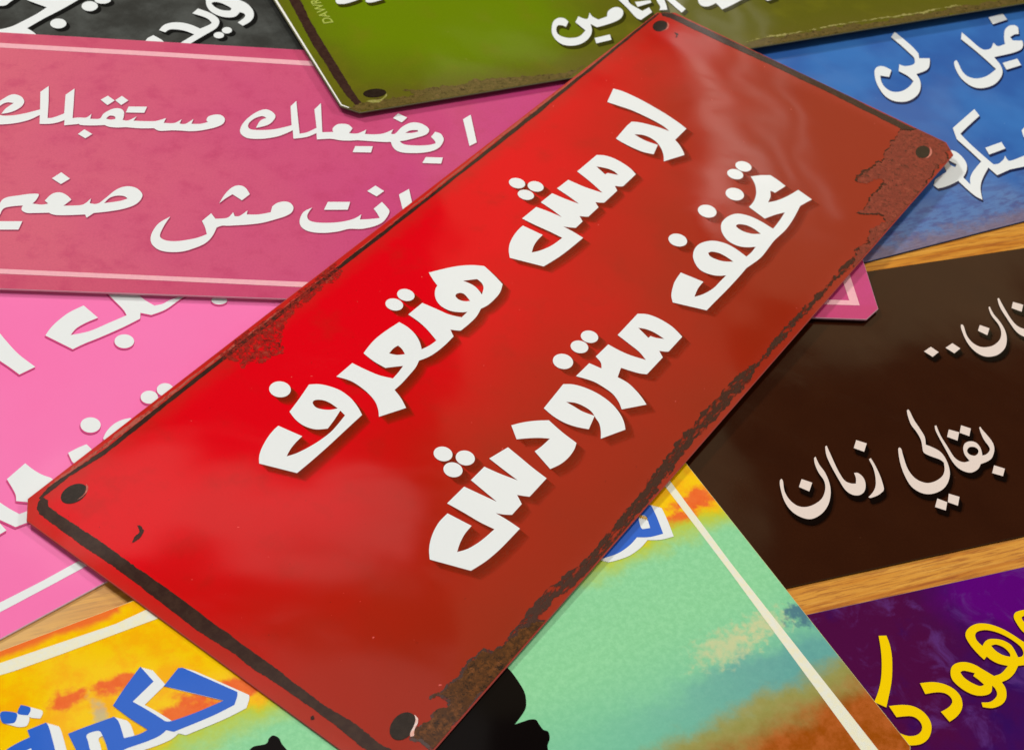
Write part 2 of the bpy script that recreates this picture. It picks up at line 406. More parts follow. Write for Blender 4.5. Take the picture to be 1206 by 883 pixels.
# ------------------------------------------------------------------ sign data
SIGNS = {}
SIGNS['red'] = dict(loc=[0.01702, 0.41105, 0.00438], X=[0.469173, 0.883069, 0.008111], n=[-0.00376, -0.007187, 0.999967], out=[[-195.21, 75.0], [186.97, 75.0], [187.92, -72.53], [-194.8, -72.45]],
    anchors={'bright': [-173.0, 49.7], 'bright2': [-45.1, 60.7], 'dark': [28.0, -64.6], 'mid': [-66.2, 9.6], 'dk2': [-159.5, -60.4]},
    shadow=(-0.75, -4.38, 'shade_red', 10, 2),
    items=[
        {'n': 'letter', 'm': 'red_white', 'l': ['117.29,58.04c 118.47,54.41 118.97,49.61 119.03,43.85 118.66,37.85 118.04,31.74 116.91,25.37 115.64,20.58c 105.75,20.21c 104.13,17.15 101.73,13.97 99.86,12.17c 90.29,16.27c 93.58,18.42 96.28,20.96 98.29,23.72 99.28,25.94 99.63,28.97 98.90,32.04 96.80,34.60c 96.50,31.25 96.74,27.88 97.75,23.74c 91.29,21.73c 89.56,25.52 88.87,29.97 88.74,34.80 89.05,38.66c 94.82,39.37 99.61,39.92 103.36,39.94c 105.19,37.37 106.87,33.44 108.21,29.31 109.05,25.01c 110.18,28.39 110.54,32.86 110.45,38.51 109.93,44.64 108.55,50.26 107.44,54.77c']},
        {'n': 'letter', 'm': 'red_white', 'l': ['74.43,38.59c 76.52,35.90 77.61,31.72 77.37,26.72 76.50,23.06 75.16,20.30c 65.23,20.04c 64.14,21.06 63.15,22.60c 61.35,20.30c 51.61,20.13c 50.63,21.17 49.38,22.86c 47.70,20.28c 40.29,20.13c 39.32,21.17 38.16,22.88c 36.40,20.24c 31.50,20.12c 30.18,21.77 28.75,24.15c 28.87,19.56 28.56,14.86c 20.24,15.12 13.23,15.64 5.06,16.92c 0.30,28.98c 3.29,31.57 6.84,33.63 11.09,34.98 14.91,35.67 18.47,35.82c 19.29,27.17c 15.29,26.93 11.68,26.08 8.34,24.63c 11.36,22.90 16.70,21.28 23.08,20.72c 22.76,26.08 22.03,32.27 21.63,38.38c 30.96,38.25c 32.09,33.13 32.90,27.62c 33.92,33.03 34.47,38.50c 42.04,38.36c 42.79,32.94 44.06,27.00c 45.06,32.42 45.78,38.58c 53.31,38.29c 54.20,30.99 56.11,23.92c 58.41,31.02 60.15,38.58c', '68.23,34.68c 70.09,31.05 70.60,27.92 69.83,25.23c 68.86,27.15 67.97,28.99c 66.46,29.39c 67.30,32.01']},
        {'n': 'letter_dot', 'm': 'red_white', 'l': ['38.85,49.03 37.52,48.70 36.19,49.01 35.13,49.90 34.53,51.19 34.52,52.63 35.10,53.94 36.15,54.85 37.48,55.19 38.82,54.89 39.89,54.00 40.49,52.70 40.50,51.25 39.91,49.94']},
        {'n': 'letter_dot', 'm': 'red_white', 'l': ['42.26,42.57 40.93,42.25 39.60,42.55 38.54,43.42 37.96,44.69 37.96,46.10 38.55,47.39 39.61,48.29 40.94,48.62 42.28,48.33 43.35,47.45 43.94,46.18 43.93,44.75 43.33,43.47']},
        {'n': 'letter_dot', 'm': 'red_white', 'l': ['35.44,42.46 34.16,42.16 32.87,42.49 31.83,43.38 31.24,44.66 31.21,46.08 31.75,47.35 32.76,48.24 34.04,48.55 35.34,48.22 36.39,47.33 36.98,46.04 37.01,44.61 36.46,43.33']},
        {'n': 'letter', 'm': 'red_white', 'l': ['-26.50,46.23c -21.39,43.52 -16.55,40.56 -12.49,36.98 -9.85,33.32c -11.27,28.03 -13.10,22.69c -17.11,20.91 -21.11,20.29 -25.60,20.25 -28.78,21.01c -33.16,19.85 -37.81,19.60 -42.52,19.78c -43.50,21.07 -44.58,22.80c -46.51,19.96c -51.26,19.66 -56.06,19.78 -60.16,20.41 -63.88,21.79c -67.03,20.72 -70.48,20.22 -75.98,19.64 -80.10,19.60c -81.48,15.93 -82.98,13.22 -83.94,11.67c -92.95,15.96c -90.71,18.06 -88.59,21.00 -87.24,24.86 -86.61,29.08 -86.71,33.36 -88.33,37.96c -79.92,38.01c -79.35,33.13 -78.30,27.73 -76.35,23.25c -72.85,23.65 -69.43,24.29c -72.04,26.48 -74.21,28.19c -74.42,33.02 -73.81,38.06c -70.41,38.80 -65.77,39.37 -60.41,39.20 -53.73,38.40c -53.66,34.93 -54.49,31.09 -55.99,28.03 -57.70,25.75 -58.97,24.46c -55.69,23.52 -52.12,23.22c -50.04,28.81 -48.96,33.47 -48.58,38.40c -40.61,38.32c -39.59,32.32 -38.86,27.73 -36.99,23.52c -33.37,23.65c -35.21,25.35 -37.06,28.45 -37.38,32.06 -36.25,35.19 -34.04,37.71 -31.44,39.30 -29.82,39.75c -28.47,42.75', '-21.49,34.39c -19.20,32.69 -17.28,31.16c -17.75,28.87 -19.37,26.71 -22.67,25.08c -21.41,27.82 -20.87,30.80', '-29.61,31.78 -27.83,31.82 -26.78,30.01 -28.24,26.21c -29.78,27.78 -30.41,29.89', '-68.03,31.53c -65.14,31.93 -62.99,31.61 -63.42,29.50 -64.66,27.27c -66.75,29.08']},
        {'n': 'letter_dot', 'm': 'red_white', 'l': ['-40.03,42.30 -41.30,41.93 -42.59,42.20 -43.63,43.04 -44.22,44.31 -44.25,45.74 -43.71,47.05 -42.70,48.00 -41.42,48.38 -40.12,48.12 -39.07,47.27 -38.48,45.99 -38.45,44.55 -39.01,43.23']},
        {'n': 'letter_dot', 'm': 'red_white', 'l': ['-46.61,42.29 -47.87,41.93 -49.14,42.20 -50.18,43.06 -50.78,44.34 -50.82,45.78 -50.30,47.09 -49.31,48.04 -48.05,48.41 -46.76,48.14 -45.72,47.27 -45.11,45.99 -45.08,44.54 -45.61,43.22']},
        {'n': 'letter', 'm': 'red_white', 'l': ['-97.17,42.41c -94.96,40.22 -93.38,37.17 -92.34,33.05 -92.63,28.48 -94.04,24.24 -95.97,20.64c -103.81,20.47 -114.26,20.22 -122.71,20.25 -128.62,20.43c -133.44,31.92c -131.13,33.99 -127.84,35.71 -123.45,37.18 -119.93,37.84 -117.55,37.96c -115.90,29.24c -119.54,29.01 -122.66,28.42 -125.55,27.42c -122.45,25.89 -117.67,24.57 -112.91,23.78 -107.38,23.58 -99.81,24.69c -99.23,27.20c -103.70,26.04 -107.98,25.20c -110.83,27.97 -112.10,31.77 -111.81,35.71 -110.57,39.25c -103.90,40.69', '-102.55,36.25 -101.04,36.30 -99.52,34.49 -98.88,31.93 -99.03,28.42c -101.24,29.95 -102.87,32.27 -103.39,34.30']},
        {'n': 'letter_dot', 'm': 'red_white', 'l': ['-103.11,45.20 -104.54,44.55 -106.09,44.61 -107.44,45.36 -108.34,46.65 -108.60,48.23 -108.19,49.80 -107.17,51.03 -105.75,51.70 -104.19,51.65 -102.83,50.91 -101.92,49.60 -101.65,48.00 -102.08,46.43']},
        {'n': 'letter', 'm': 'red_white', 'l': ['107.05,-15.03c 110.65,-17.62 113.62,-20.72c 113.00,-24.41 111.86,-28.70c 104.81,-27.50c 104.99,-26.41 104.69,-25.44c 101.54,-27.28 97.64,-28.28c 101.61,-30.55 106.94,-32.33 113.39,-33.69c 111.88,-40.76c 108.71,-39.97 104.82,-39.05c 99.80,-40.06 93.63,-41.05 87.15,-41.59 79.38,-41.25 74.03,-41.59 66.13,-42.08 57.92,-40.92 57.19,-40.83 49.91,-41.13 40.96,-41.19 32.52,-41.05 26.67,-41.04c 21.66,-29.41c 24.41,-27.12 28.06,-25.43 32.08,-24.08 37.70,-23.24c 39.21,-32.29c 34.67,-32.62 29.81,-33.92c 33.26,-35.64 38.61,-36.91 43.95,-36.97 48.27,-37.02c 45.84,-34.62 44.40,-31.67 44.05,-28.38 45.52,-25.29 48.64,-22.17 52.60,-20.48 56.28,-20.24 59.69,-21.49 62.41,-23.80 64.08,-28.00 64.04,-32.53 62.98,-37.61c 66.54,-37.86 70.53,-37.57c 67.74,-34.95 66.12,-32.00 65.97,-28.22 67.73,-24.63 70.82,-21.82 74.65,-20.34 79.27,-20.66 82.93,-22.54 84.93,-26.67 85.32,-31.69 84.75,-37.53c 90.98,-37.09 96.96,-36.29c 92.70,-34.05 87.83,-32.12c 89.66,-23.89c 94.40,-23.57 99.40,-21.81 103.90,-18.78', '76.06,-25.55 77.74,-26.11 79.22,-28.55 79.47,-31.66 78.67,-35.34c 76.27,-32.78 75.16,-29.51 75.30,-26.83', '54.48,-25.49 56.17,-26.11 57.39,-28.62 57.53,-31.74 56.95,-35.26c 54.58,-32.47 53.53,-29.56 53.41,-27.07']},
        {'n': 'letter_dot', 'm': 'red_white', 'l': ['111.81,-12.72 110.36,-12.90 108.98,-12.43 107.94,-11.40 107.44,-10.01 107.59,-8.55 108.35,-7.29 109.58,-6.48 111.03,-6.29 112.42,-6.76 113.47,-7.80 113.97,-9.19 113.82,-10.67 113.04,-11.93']},
        {'n': 'letter_dot', 'm': 'red_white', 'l': ['104.96,-12.68 103.53,-12.86 102.17,-12.39 101.14,-11.36 100.64,-9.99 100.78,-8.53 101.53,-7.28 102.74,-6.48 104.17,-6.30 105.54,-6.76 106.58,-7.79 107.08,-9.18 106.93,-10.64 106.18,-11.89']},
        {'n': 'letter_dot', 'm': 'red_white', 'l': ['94.00,-19.16 92.28,-19.41 90.64,-18.93 89.40,-17.82 88.80,-16.29 88.96,-14.65 89.84,-13.22 91.28,-12.27 93.00,-12.00 94.65,-12.48 95.91,-13.59 96.51,-15.13 96.35,-16.78 95.45,-18.22']},
        {'n': 'letter_dot', 'm': 'red_white', 'l': ['77.05,-16.18 75.36,-16.45 73.74,-15.98 72.50,-14.87 71.90,-13.34 72.04,-11.70 72.91,-10.25 74.33,-9.30 76.02,-9.02 77.66,-9.48 78.91,-10.60 79.52,-12.14 79.37,-13.79 78.48,-15.24']},
        {'n': 'letter_dot', 'm': 'red_white', 'l': ['54.13,-16.25 52.52,-16.51 50.96,-16.05 49.77,-14.97 49.18,-13.48 49.29,-11.87 50.10,-10.46 51.44,-9.53 53.06,-9.26 54.63,-9.71 55.83,-10.80 56.43,-12.30 56.30,-13.92 55.48,-15.33']},
        {'n': 'letter', 'm': 'red_white', 'l': ['7.66,-22.80c 9.93,-25.74 10.90,-30.10 10.71,-35.15 9.77,-38.48 8.67,-41.27c -1.15,-41.42c -2.03,-40.44 -3.13,-38.69c -5.02,-41.35c -15.89,-41.43c -17.37,-39.06 -18.59,-35.62 -19.41,-32.83c -24.02,-34.39c -23.92,-38.39 -25.08,-42.69 -26.74,-46.39 -28.24,-48.91c -35.86,-43.59c -33.70,-41.04 -31.92,-37.54 -31.37,-33.61 -31.49,-28.90 -33.43,-23.14c -25.08,-23.19c -24.34,-27.85c -22.04,-26.06 -20.82,-23.14c -12.76,-23.22c -12.63,-27.61 -11.96,-32.05 -10.20,-37.48c -8.35,-33.42 -7.44,-28.59 -6.50,-23.20c', '1.69,-26.84c 3.02,-29.40 3.59,-32.74 3.27,-36.91c 1.75,-34.48 1.14,-32.41c -0.20,-32.32c 0.74,-29.59']},
        {'n': 'letter_dot', 'm': 'red_white', 'l': ['-12.78,-18.91 -14.12,-19.19 -15.46,-18.86 -16.52,-17.98 -17.11,-16.73 -17.10,-15.36 -16.50,-14.12 -15.42,-13.28 -14.08,-12.99 -12.73,-13.31 -11.66,-14.20 -11.06,-15.45 -11.08,-16.84 -11.69,-18.07']},
        {'n': 'letter_dot', 'm': 'red_white', 'l': ['-19.41,-19.01 -20.77,-19.30 -22.11,-18.97 -23.19,-18.08 -23.78,-16.82 -23.77,-15.43 -23.17,-14.19 -22.08,-13.33 -20.73,-13.03 -19.37,-13.36 -18.29,-14.25 -17.69,-15.52 -17.70,-16.91 -18.32,-18.16']},
        {'n': 'letter_dot', 'm': 'red_white', 'l': ['-29.10,-19.00 -30.69,-19.36 -32.26,-19.02 -33.50,-18.03 -34.17,-16.61 -34.14,-15.02 -33.41,-13.58 -32.12,-12.57 -30.53,-12.19 -28.95,-12.53 -27.69,-13.52 -27.02,-14.96 -27.06,-16.56 -27.80,-18.01']},
        {'n': 'letter', 'm': 'red_white', 'l': ['-39.52,-21.92c -37.18,-24.86 -35.69,-29.26 -35.22,-34.32 -35.94,-39.52 -37.76,-43.92 -40.11,-47.17 -42.78,-49.50c -51.77,-45.37c -48.91,-43.51 -46.51,-41.37 -45.14,-39.01 -43.65,-36.27 -43.36,-33.13 -43.96,-29.98 -45.73,-27.29c -45.68,-30.52 -45.63,-34.04 -44.58,-38.18c -50.96,-40.02c -52.76,-36.42 -53.91,-32.50 -54.09,-27.91 -53.23,-23.18c']},
        {'n': 'letter', 'm': 'red_white', 'l': ['-66.84,-19.31c -63.21,-21.49 -59.67,-24.34 -56.59,-27.54c -57.95,-33.74 -58.75,-40.21c -61.81,-41.28 -65.95,-41.74 -69.99,-41.30 -73.87,-39.92c -71.00,-31.73c -67.68,-32.22 -63.07,-32.43c -65.30,-29.41 -68.01,-26.61 -70.69,-24.22c']},
        {'n': 'letter', 'm': 'red_white', 'l': ['-75.41,-24.05c -76.25,-29.48 -77.21,-35.34 -77.86,-41.23c -87.79,-41.39c -88.68,-39.92 -89.81,-37.89c -91.84,-41.18c -97.45,-41.31c -99.01,-39.33 -100.28,-36.98c -100.08,-41.78 -100.26,-46.37c -106.51,-46.35 -111.73,-46.22 -117.68,-45.57 -123.31,-44.21c -128.08,-32.09c -125.63,-29.93 -122.80,-28.15 -119.04,-26.56 -114.73,-25.54 -110.29,-25.47c -109.32,-34.18c -113.05,-34.41 -116.99,-35.38 -120.36,-36.78c -117.17,-38.57 -112.09,-39.83 -105.71,-40.39c -106.46,-35.16 -106.73,-29.16 -107.20,-22.97c -98.21,-23.00c -97.34,-28.50 -96.33,-34.59c -95.48,-28.85 -94.62,-23.06c -87.25,-23.03c -86.30,-28.53 -84.76,-34.60c -84.17,-28.73 -83.40,-22.21c']},
        {'n': 'letter_dot', 'm': 'red_white', 'l': ['-90.43,-12.47 -91.74,-12.81 -93.05,-12.54 -94.10,-11.70 -94.69,-10.46 -94.70,-9.07 -94.13,-7.79 -93.08,-6.88 -91.77,-6.53 -90.46,-6.80 -89.40,-7.64 -88.80,-8.89 -88.80,-10.29 -89.38,-11.57']},
        {'n': 'letter_dot', 'm': 'red_white', 'l': ['-87.02,-19.00 -88.36,-19.34 -89.70,-19.05 -90.77,-18.19 -91.36,-16.94 -91.37,-15.53 -90.78,-14.24 -89.71,-13.33 -88.37,-12.98 -87.02,-13.26 -85.94,-14.12 -85.34,-15.38 -85.34,-16.80 -85.94,-18.09']},
        {'n': 'letter_dot', 'm': 'red_white', 'l': ['-93.64,-18.95 -94.96,-19.29 -96.28,-19.00 -97.34,-18.15 -97.93,-16.91 -97.94,-15.51 -97.36,-14.23 -96.32,-13.33 -95.00,-12.98 -93.67,-13.26 -92.60,-14.11 -92.01,-15.37 -92.00,-16.78 -92.59,-18.05']},
        {'n': 'border_strip', 'm': 'border', 'l': ['-187.02,71.61c -175.82,72.08c -161.19,70.39c -132.99,70.79c -45.23,71.08c 59.63,71.32c 79.92,71.33c 180.84,73.83c 181.81,74.97c 80.98,73.15c 62.25,73.18c 21.62,72.75c 3.62,72.44c -36.06,72.72c -50.51,72.51c -131.40,72.34c -160.23,71.99c -176.47,73.26c -182.50,73.68c -186.94,72.63c']},
        {'n': 'border_strip', 'm': 'border', 'l': ['182.08,73.74c 183.95,72.56c 185.51,70.40c 185.89,65.23c 186.23,44.84c 186.52,27.03c 186.85,11.73c 187.22,-11.73c 186.80,-38.29c 186.64,-52.88c 185.83,-55.31c 182.89,-51.86c 182.22,-48.06c 182.45,-37.58c 182.72,-24.86c 183.04,-13.85c 182.72,9.52c 182.39,26.23c 181.74,42.26c 181.41,54.92c 181.47,67.96c 180.36,71.91c']},
        {'n': 'border_strip', 'm': 'border', 'l': ['-188.10,71.69c -185.91,71.88c -185.73,70.22c -187.31,68.22c -187.42,64.12c -186.86,52.58c -186.61,45.66c -186.54,33.34c -186.41,19.17c -186.67,-13.99c -186.62,-24.75c -187.06,-39.97c -186.04,-50.56c -186.71,-59.30c -185.87,-63.70c -187.50,-64.98c -189.99,-61.93c -190.58,-56.32c -189.92,-46.54c -190.00,-34.60c -190.16,-27.85c -190.88,-17.76c -190.50,-8.12c -191.48,3.69c -190.70,28.62c -190.72,40.28c -191.21,51.05c -191.19,60.12c -190.99,68.26c -189.89,70.37c']},
        {'n': 'rust_streak', 'm': 'streak', 'l': ['155.20,-77.17c 133.23,-70.95c 125.28,-72.74c 101.68,-68.73c 95.35,-68.05c 101.29,-69.94c 85.27,-68.41c 64.64,-68.32c 49.81,-68.06c 29.27,-67.54c 18.59,-68.58c 3.89,-65.61c -34.21,-65.73c -62.56,-67.60c -93.51,-68.72c -116.94,-66.18c -138.64,-66.62c -138.89,-70.98c -119.70,-70.20c -95.46,-73.23c -69.67,-72.04c -58.80,-71.95c -54.11,-70.75c -37.33,-69.87c -1.45,-70.96c 21.03,-70.22c 41.09,-69.63c 61.06,-70.16c 75.84,-70.03c 92.30,-71.19c 104.13,-72.99c 100.95,-71.62c 119.90,-72.07c 140.46,-73.43c 153.45,-76.65c']},
        {'n': 'rust_patch', 'm': 'rust', 'l': ['181.75,-48.28c 183.56,-51.55c 187.29,-53.26c 189.07,-57.93c 188.93,-63.45 187.53,-66.93c 176.57,-72.64c 153.25,-72.81c 123.63,-73.51c 103.76,-73.42c 85.20,-73.07c 91.70,-70.17c 101.68,-68.73c 109.26,-68.22c 116.99,-68.97c 123.99,-67.55c 118.94,-60.29c 118.09,-58.11c 121.01,-59.93c 126.84,-59.04c 133.17,-57.93c 142.62,-58.67c 144.79,-56.97c 135.71,-50.76c 136.13,-49.22c 149.41,-50.08c 156.06,-51.58c 161.01,-49.89c 167.37,-49.58c 172.42,-49.23c']},
        {'n': 'rust_patch', 'm': 'rust_speckle', 'l': ['-43.52,74.80c -55.06,74.51c -77.39,73.85c -92.56,74.79c -107.58,74.07c -107.79,71.29c -104.96,66.13c -106.30,63.63c -102.12,63.56c -95.42,60.54c -91.49,58.21c -86.98,63.45c -76.87,67.98c -64.91,68.79c -49.71,68.70c']},
        {'n': 'rust_patch', 'm': 'rust_dark', 'l': ['-178.72,-72.46c -179.35,-65.13c -177.06,-64.36c -173.22,-65.46c -166.72,-66.12c -164.23,-67.31c -163.30,-66.61c -163.36,-63.58c -165.94,-61.93c -161.97,-63.04c -158.76,-63.20c -152.91,-63.50c -148.56,-63.41c -145.43,-63.72c -142.99,-66.65c -136.55,-67.78c -126.73,-69.27c -123.72,-72.46c -143.41,-72.66c -162.78,-72.35c']},
        {'n': 'nail_hole', 'm': 'hole', 'l': ['176.09,66.56 174.35,65.63 172.26,65.24 170.24,65.45 168.69,66.23 167.90,67.42 168.04,68.78 169.07,70.06 170.80,70.99 172.88,71.40 174.92,71.19 176.49,70.41 177.28,69.22 177.14,67.84']},
        {'n': 'nail_hole', 'm': 'hole', 'l': ['177.04,-63.66 175.18,-64.39 173.09,-64.59 171.20,-64.22 169.86,-63.36 169.34,-62.17 169.74,-60.90 170.99,-59.78 172.84,-59.04 174.93,-58.83 176.84,-59.19 178.20,-60.05 178.72,-61.25 178.31,-62.54']},
        {'n': 'nail_hole', 'm': 'hole', 'l': ['-174.81,65.06 -175.81,63.83 -177.44,63.04 -179.38,62.85 -181.23,63.30 -182.63,64.29 -183.33,65.63 -183.17,67.05 -182.19,68.28 -180.58,69.08 -178.64,69.28 -176.77,68.85 -175.34,67.85 -174.64,66.50']},
        {'n': 'nail_hole', 'm': 'hole', 'l': ['-173.59,-60.99 -174.18,-62.43 -175.60,-63.60 -177.55,-64.29 -179.65,-64.35 -181.47,-63.79 -182.68,-62.70 -183.03,-61.32 -182.46,-59.89 -181.07,-58.71 -179.13,-58.01 -177.02,-57.92 -175.17,-58.48 -173.94,-59.58']},
        {'n': 'hole_rim', 'm': 'rim_red', 'l': ['178.11,68.08c 176.35,65.86 173.49,64.74 171.26,65.06 168.84,65.88c 172.18,65.25 175.28,66.13']},
        {'n': 'hole_rim', 'm': 'rim_red', 'l': ['179.59,-62.22c 178.07,-64.12 175.14,-65.24 172.39,-65.14 170.35,-64.39c 173.31,-64.72 176.55,-63.93']},
        {'n': 'hole_rim', 'm': 'rim_red', 'l': ['-173.94,66.10c -174.54,64.62 -176.26,63.57 -178.28,63.32 -180.37,63.59c -177.75,63.57 -175.81,64.35']},
        {'n': 'hole_rim', 'm': 'rim_white', 'l': ['-173.39,-61.28c -173.79,-62.96 -175.15,-63.82 -177.10,-64.31 -178.78,-65.46c -179.59,-64.83 -178.75,-64.07 -176.10,-63.38 -174.40,-62.57']},
        {'n': 'paint_chip', 'm': 'chip', 'l': ['-175.41,43.24c -175.31,40.35c -177.08,39.49 -178.92,39.15 -181.11,39.64c -178.84,40.72 -176.86,40.90']},
        {'n': 'paint_chip', 'm': 'chip', 'l': ['172.66,61.19c 173.37,59.87c 170.66,57.86c 169.95,58.57']},
        {'n': 'paint_chip', 'm': 'chip', 'l': ['-192.25,-39.42c -191.45,-40.04c -192.20,-40.78c -192.89,-40.22c']},
        {'n': 'border_highlight', 'm': 'salmon', 'l': ['-185.19,72.66c -181.49,73.82c -175.27,73.90c -158.55,73.71c -129.79,73.89c -43.29,72.70c 64.11,74.50c 182.15,74.64c 181.15,74.33c 79.64,72.58c 62.25,73.18c 21.90,72.97c 4.09,72.80c -131.17,72.56c -159.90,72.34c -182.47,72.78c -184.69,72.08c']},
    ])
SIGNS['green'] = dict(loc=[0.04559, 0.65929, 0.0051], X=[0.851593, 0.524203, 0.0], n=[0.0, 0.0, 1.0], out=[[-198.03, -74.97], [201.97, -74.97], [198.03, 74.97], [-201.97, 74.97]],
    anchors={'bright': [-133.4, -19.2], 'edge': [95.6, -74.0], 'corner': [-187.4, -68.6]},
    shadow=(0.13, -2.33, 'shade_green', 4, 0.3),
    micro=[-180.89, -12.78, -181.06, 34.89],
    items=[
        {'n': 'letter', 'm': 'white', 'l': ['-79.48,-36.41c -82.31,-39.75c -83.54,-38.31 -85.33,-37.88 -87.08,-39.74 -88.34,-43.42 -87.23,-46.29 -83.92,-48.23 -79.47,-47.85 -74.91,-44.41c -75.58,-41.38 -76.54,-37.46c -73.21,-33.61c -71.17,-36.08 -69.42,-35.92 -66.80,-32.10c -66.82,-35.37 -65.26,-38.08 -60.19,-36.73c -58.11,-33.34 -54.36,-31.03 -51.55,-31.34 -50.79,-33.90 -52.28,-37.09 -55.21,-39.91 -59.80,-41.72 -64.74,-42.85 -68.65,-43.40c -70.37,-40.33c -72.02,-45.11 -75.25,-49.45 -80.10,-52.77 -85.19,-53.76 -89.35,-52.17 -91.06,-48.40 -90.80,-43.39 -88.57,-38.24 -85.78,-34.31 -82.44,-32.57 -80.06,-33.60']},
        {'n': 'letter_dot', 'm': 'white', 'l': ['-73.55,-50.77c -65.42,-49.92c -66.68,-53.82c -74.64,-54.68c']},
        {'n': 'letter', 'm': 'white', 'l': ['-49.04,-23.53c -43.69,-24.78c -44.86,-29.93 -41.98,-36.58c -37.59,-34.64c -37.97,-38.48c -46.06,-42.92c -47.44,-40.60 -47.85,-32.81']},
        {'n': 'letter_dot', 'm': 'white', 'l': ['-42.06,-29.15c -34.08,-29.45c -34.51,-31.41c -42.62,-33.09c']},
        {'n': 'letter', 'm': 'white', 'l': ['-30.62,-27.23c -26.85,-28.72c -28.84,-35.51 -30.06,-38.46c -33.91,-37.90c -32.08,-35.35 -31.57,-31.86']},
        {'n': 'letter', 'm': 'white', 'l': ['-26.41,-30.04c -22.68,-30.91c -21.10,-39.87c -24.44,-42.18c']},
        {'n': 'letter', 'm': 'white', 'l': ['-10.40,-31.95c -12.41,-36.37 -12.21,-39.44 -9.33,-40.49 -4.38,-38.86c -4.19,-44.36c 2.10,-42.22 10.26,-39.00 14.18,-37.70c']},
        {'n': 'letter', 'm': 'white', 'l': ['-174.54,2.36c -174.19,0.55 -171.13,-0.17 -166.05,0.95 -162.79,2.50c -173.70,5.63']},
        {'n': 'letter', 'm': 'white', 'l': ['-161.81,-0.28c -160.98,-1.64 -158.35,-1.79 -153.19,-0.68c -160.32,1.92']},
        {'n': 'letter', 'm': 'white', 'l': ['20.18,-40.96c 21.30,-43.07c 26.81,-41.89c 22.89,-39.12']},
        {'n': 'border_strip', 'm': 'border', 'l': ['-193.65,10.88c -188.80,9.74c -189.98,-7.03c -190.06,-25.72c -189.78,-53.20c -189.65,-66.42c -188.11,-72.30c -192.12,-69.77c -193.63,-60.36c -194.19,-42.76c -194.87,-26.69c -194.27,-8.24c']},
        {'n': 'rust_band', 'm': 'olive_rust', 'l': ['-196.83,-70.02c -189.36,-69.00c -185.45,-68.51c -177.06,-69.49c -169.72,-70.09c -166.11,-68.99c -169.81,-65.49c -164.53,-66.65c -155.52,-66.61c -149.52,-67.32c -121.14,-68.22c -108.51,-70.16c -98.10,-71.31c -86.65,-67.73c -103.27,-76.37c -151.46,-77.38c -153.04,-75.73c -191.92,-74.56c']},
        {'n': 'rust_band', 'm': 'olive_rust', 'l': ['-8.53,-70.95c 5.23,-69.71c 18.27,-69.98c 40.52,-69.46c 68.01,-71.28c 93.49,-70.64c 114.85,-69.47c 137.41,-69.70c 161.10,-66.84c 155.51,-73.95c 149.73,-74.13c 107.64,-74.63c 48.34,-76.36c 36.68,-75.41c -4.17,-75.81c']},
        {'n': 'pale_scratch', 'm': 'olive_pale', 'l': ['-7.45,-70.42c 5.41,-69.41c 18.40,-69.77c 40.85,-68.95c 77.27,-69.84c 99.58,-69.23c 115.09,-69.14c 115.56,-68.50c 100.19,-68.38c 77.85,-69.00c 41.45,-68.02c 18.90,-68.96c 6.02,-68.39c']},
        {'n': 'nail_hole', 'm': 'hole', 'l': ['-176.89,-64.93 -177.77,-66.07 -179.42,-66.86 -181.50,-67.12 -183.61,-66.83 -185.33,-66.02 -186.33,-64.87 -186.41,-63.60 -185.54,-62.45 -183.90,-61.66 -181.81,-61.39 -179.69,-61.68 -177.95,-62.49 -176.95,-63.65']},
        {'n': 'hole_rim', 'm': 'rim_green', 'l': ['-187.32,-68.53c -184.14,-68.35 -180.56,-68.78 -176.98,-65.68c -177.50,-67.36 -179.70,-69.01 -181.89,-70.64c -184.83,-70.18']},
        {'n': 'pale_margin', 'm': 'margin', 'l': ['-200.43,16.41c -200.25,9.58c -198.19,-68.70c -192.21,-74.97c -191.65,-74.54c -197.22,-68.02c -198.80,9.24c -198.97,16.07c']},
    ])
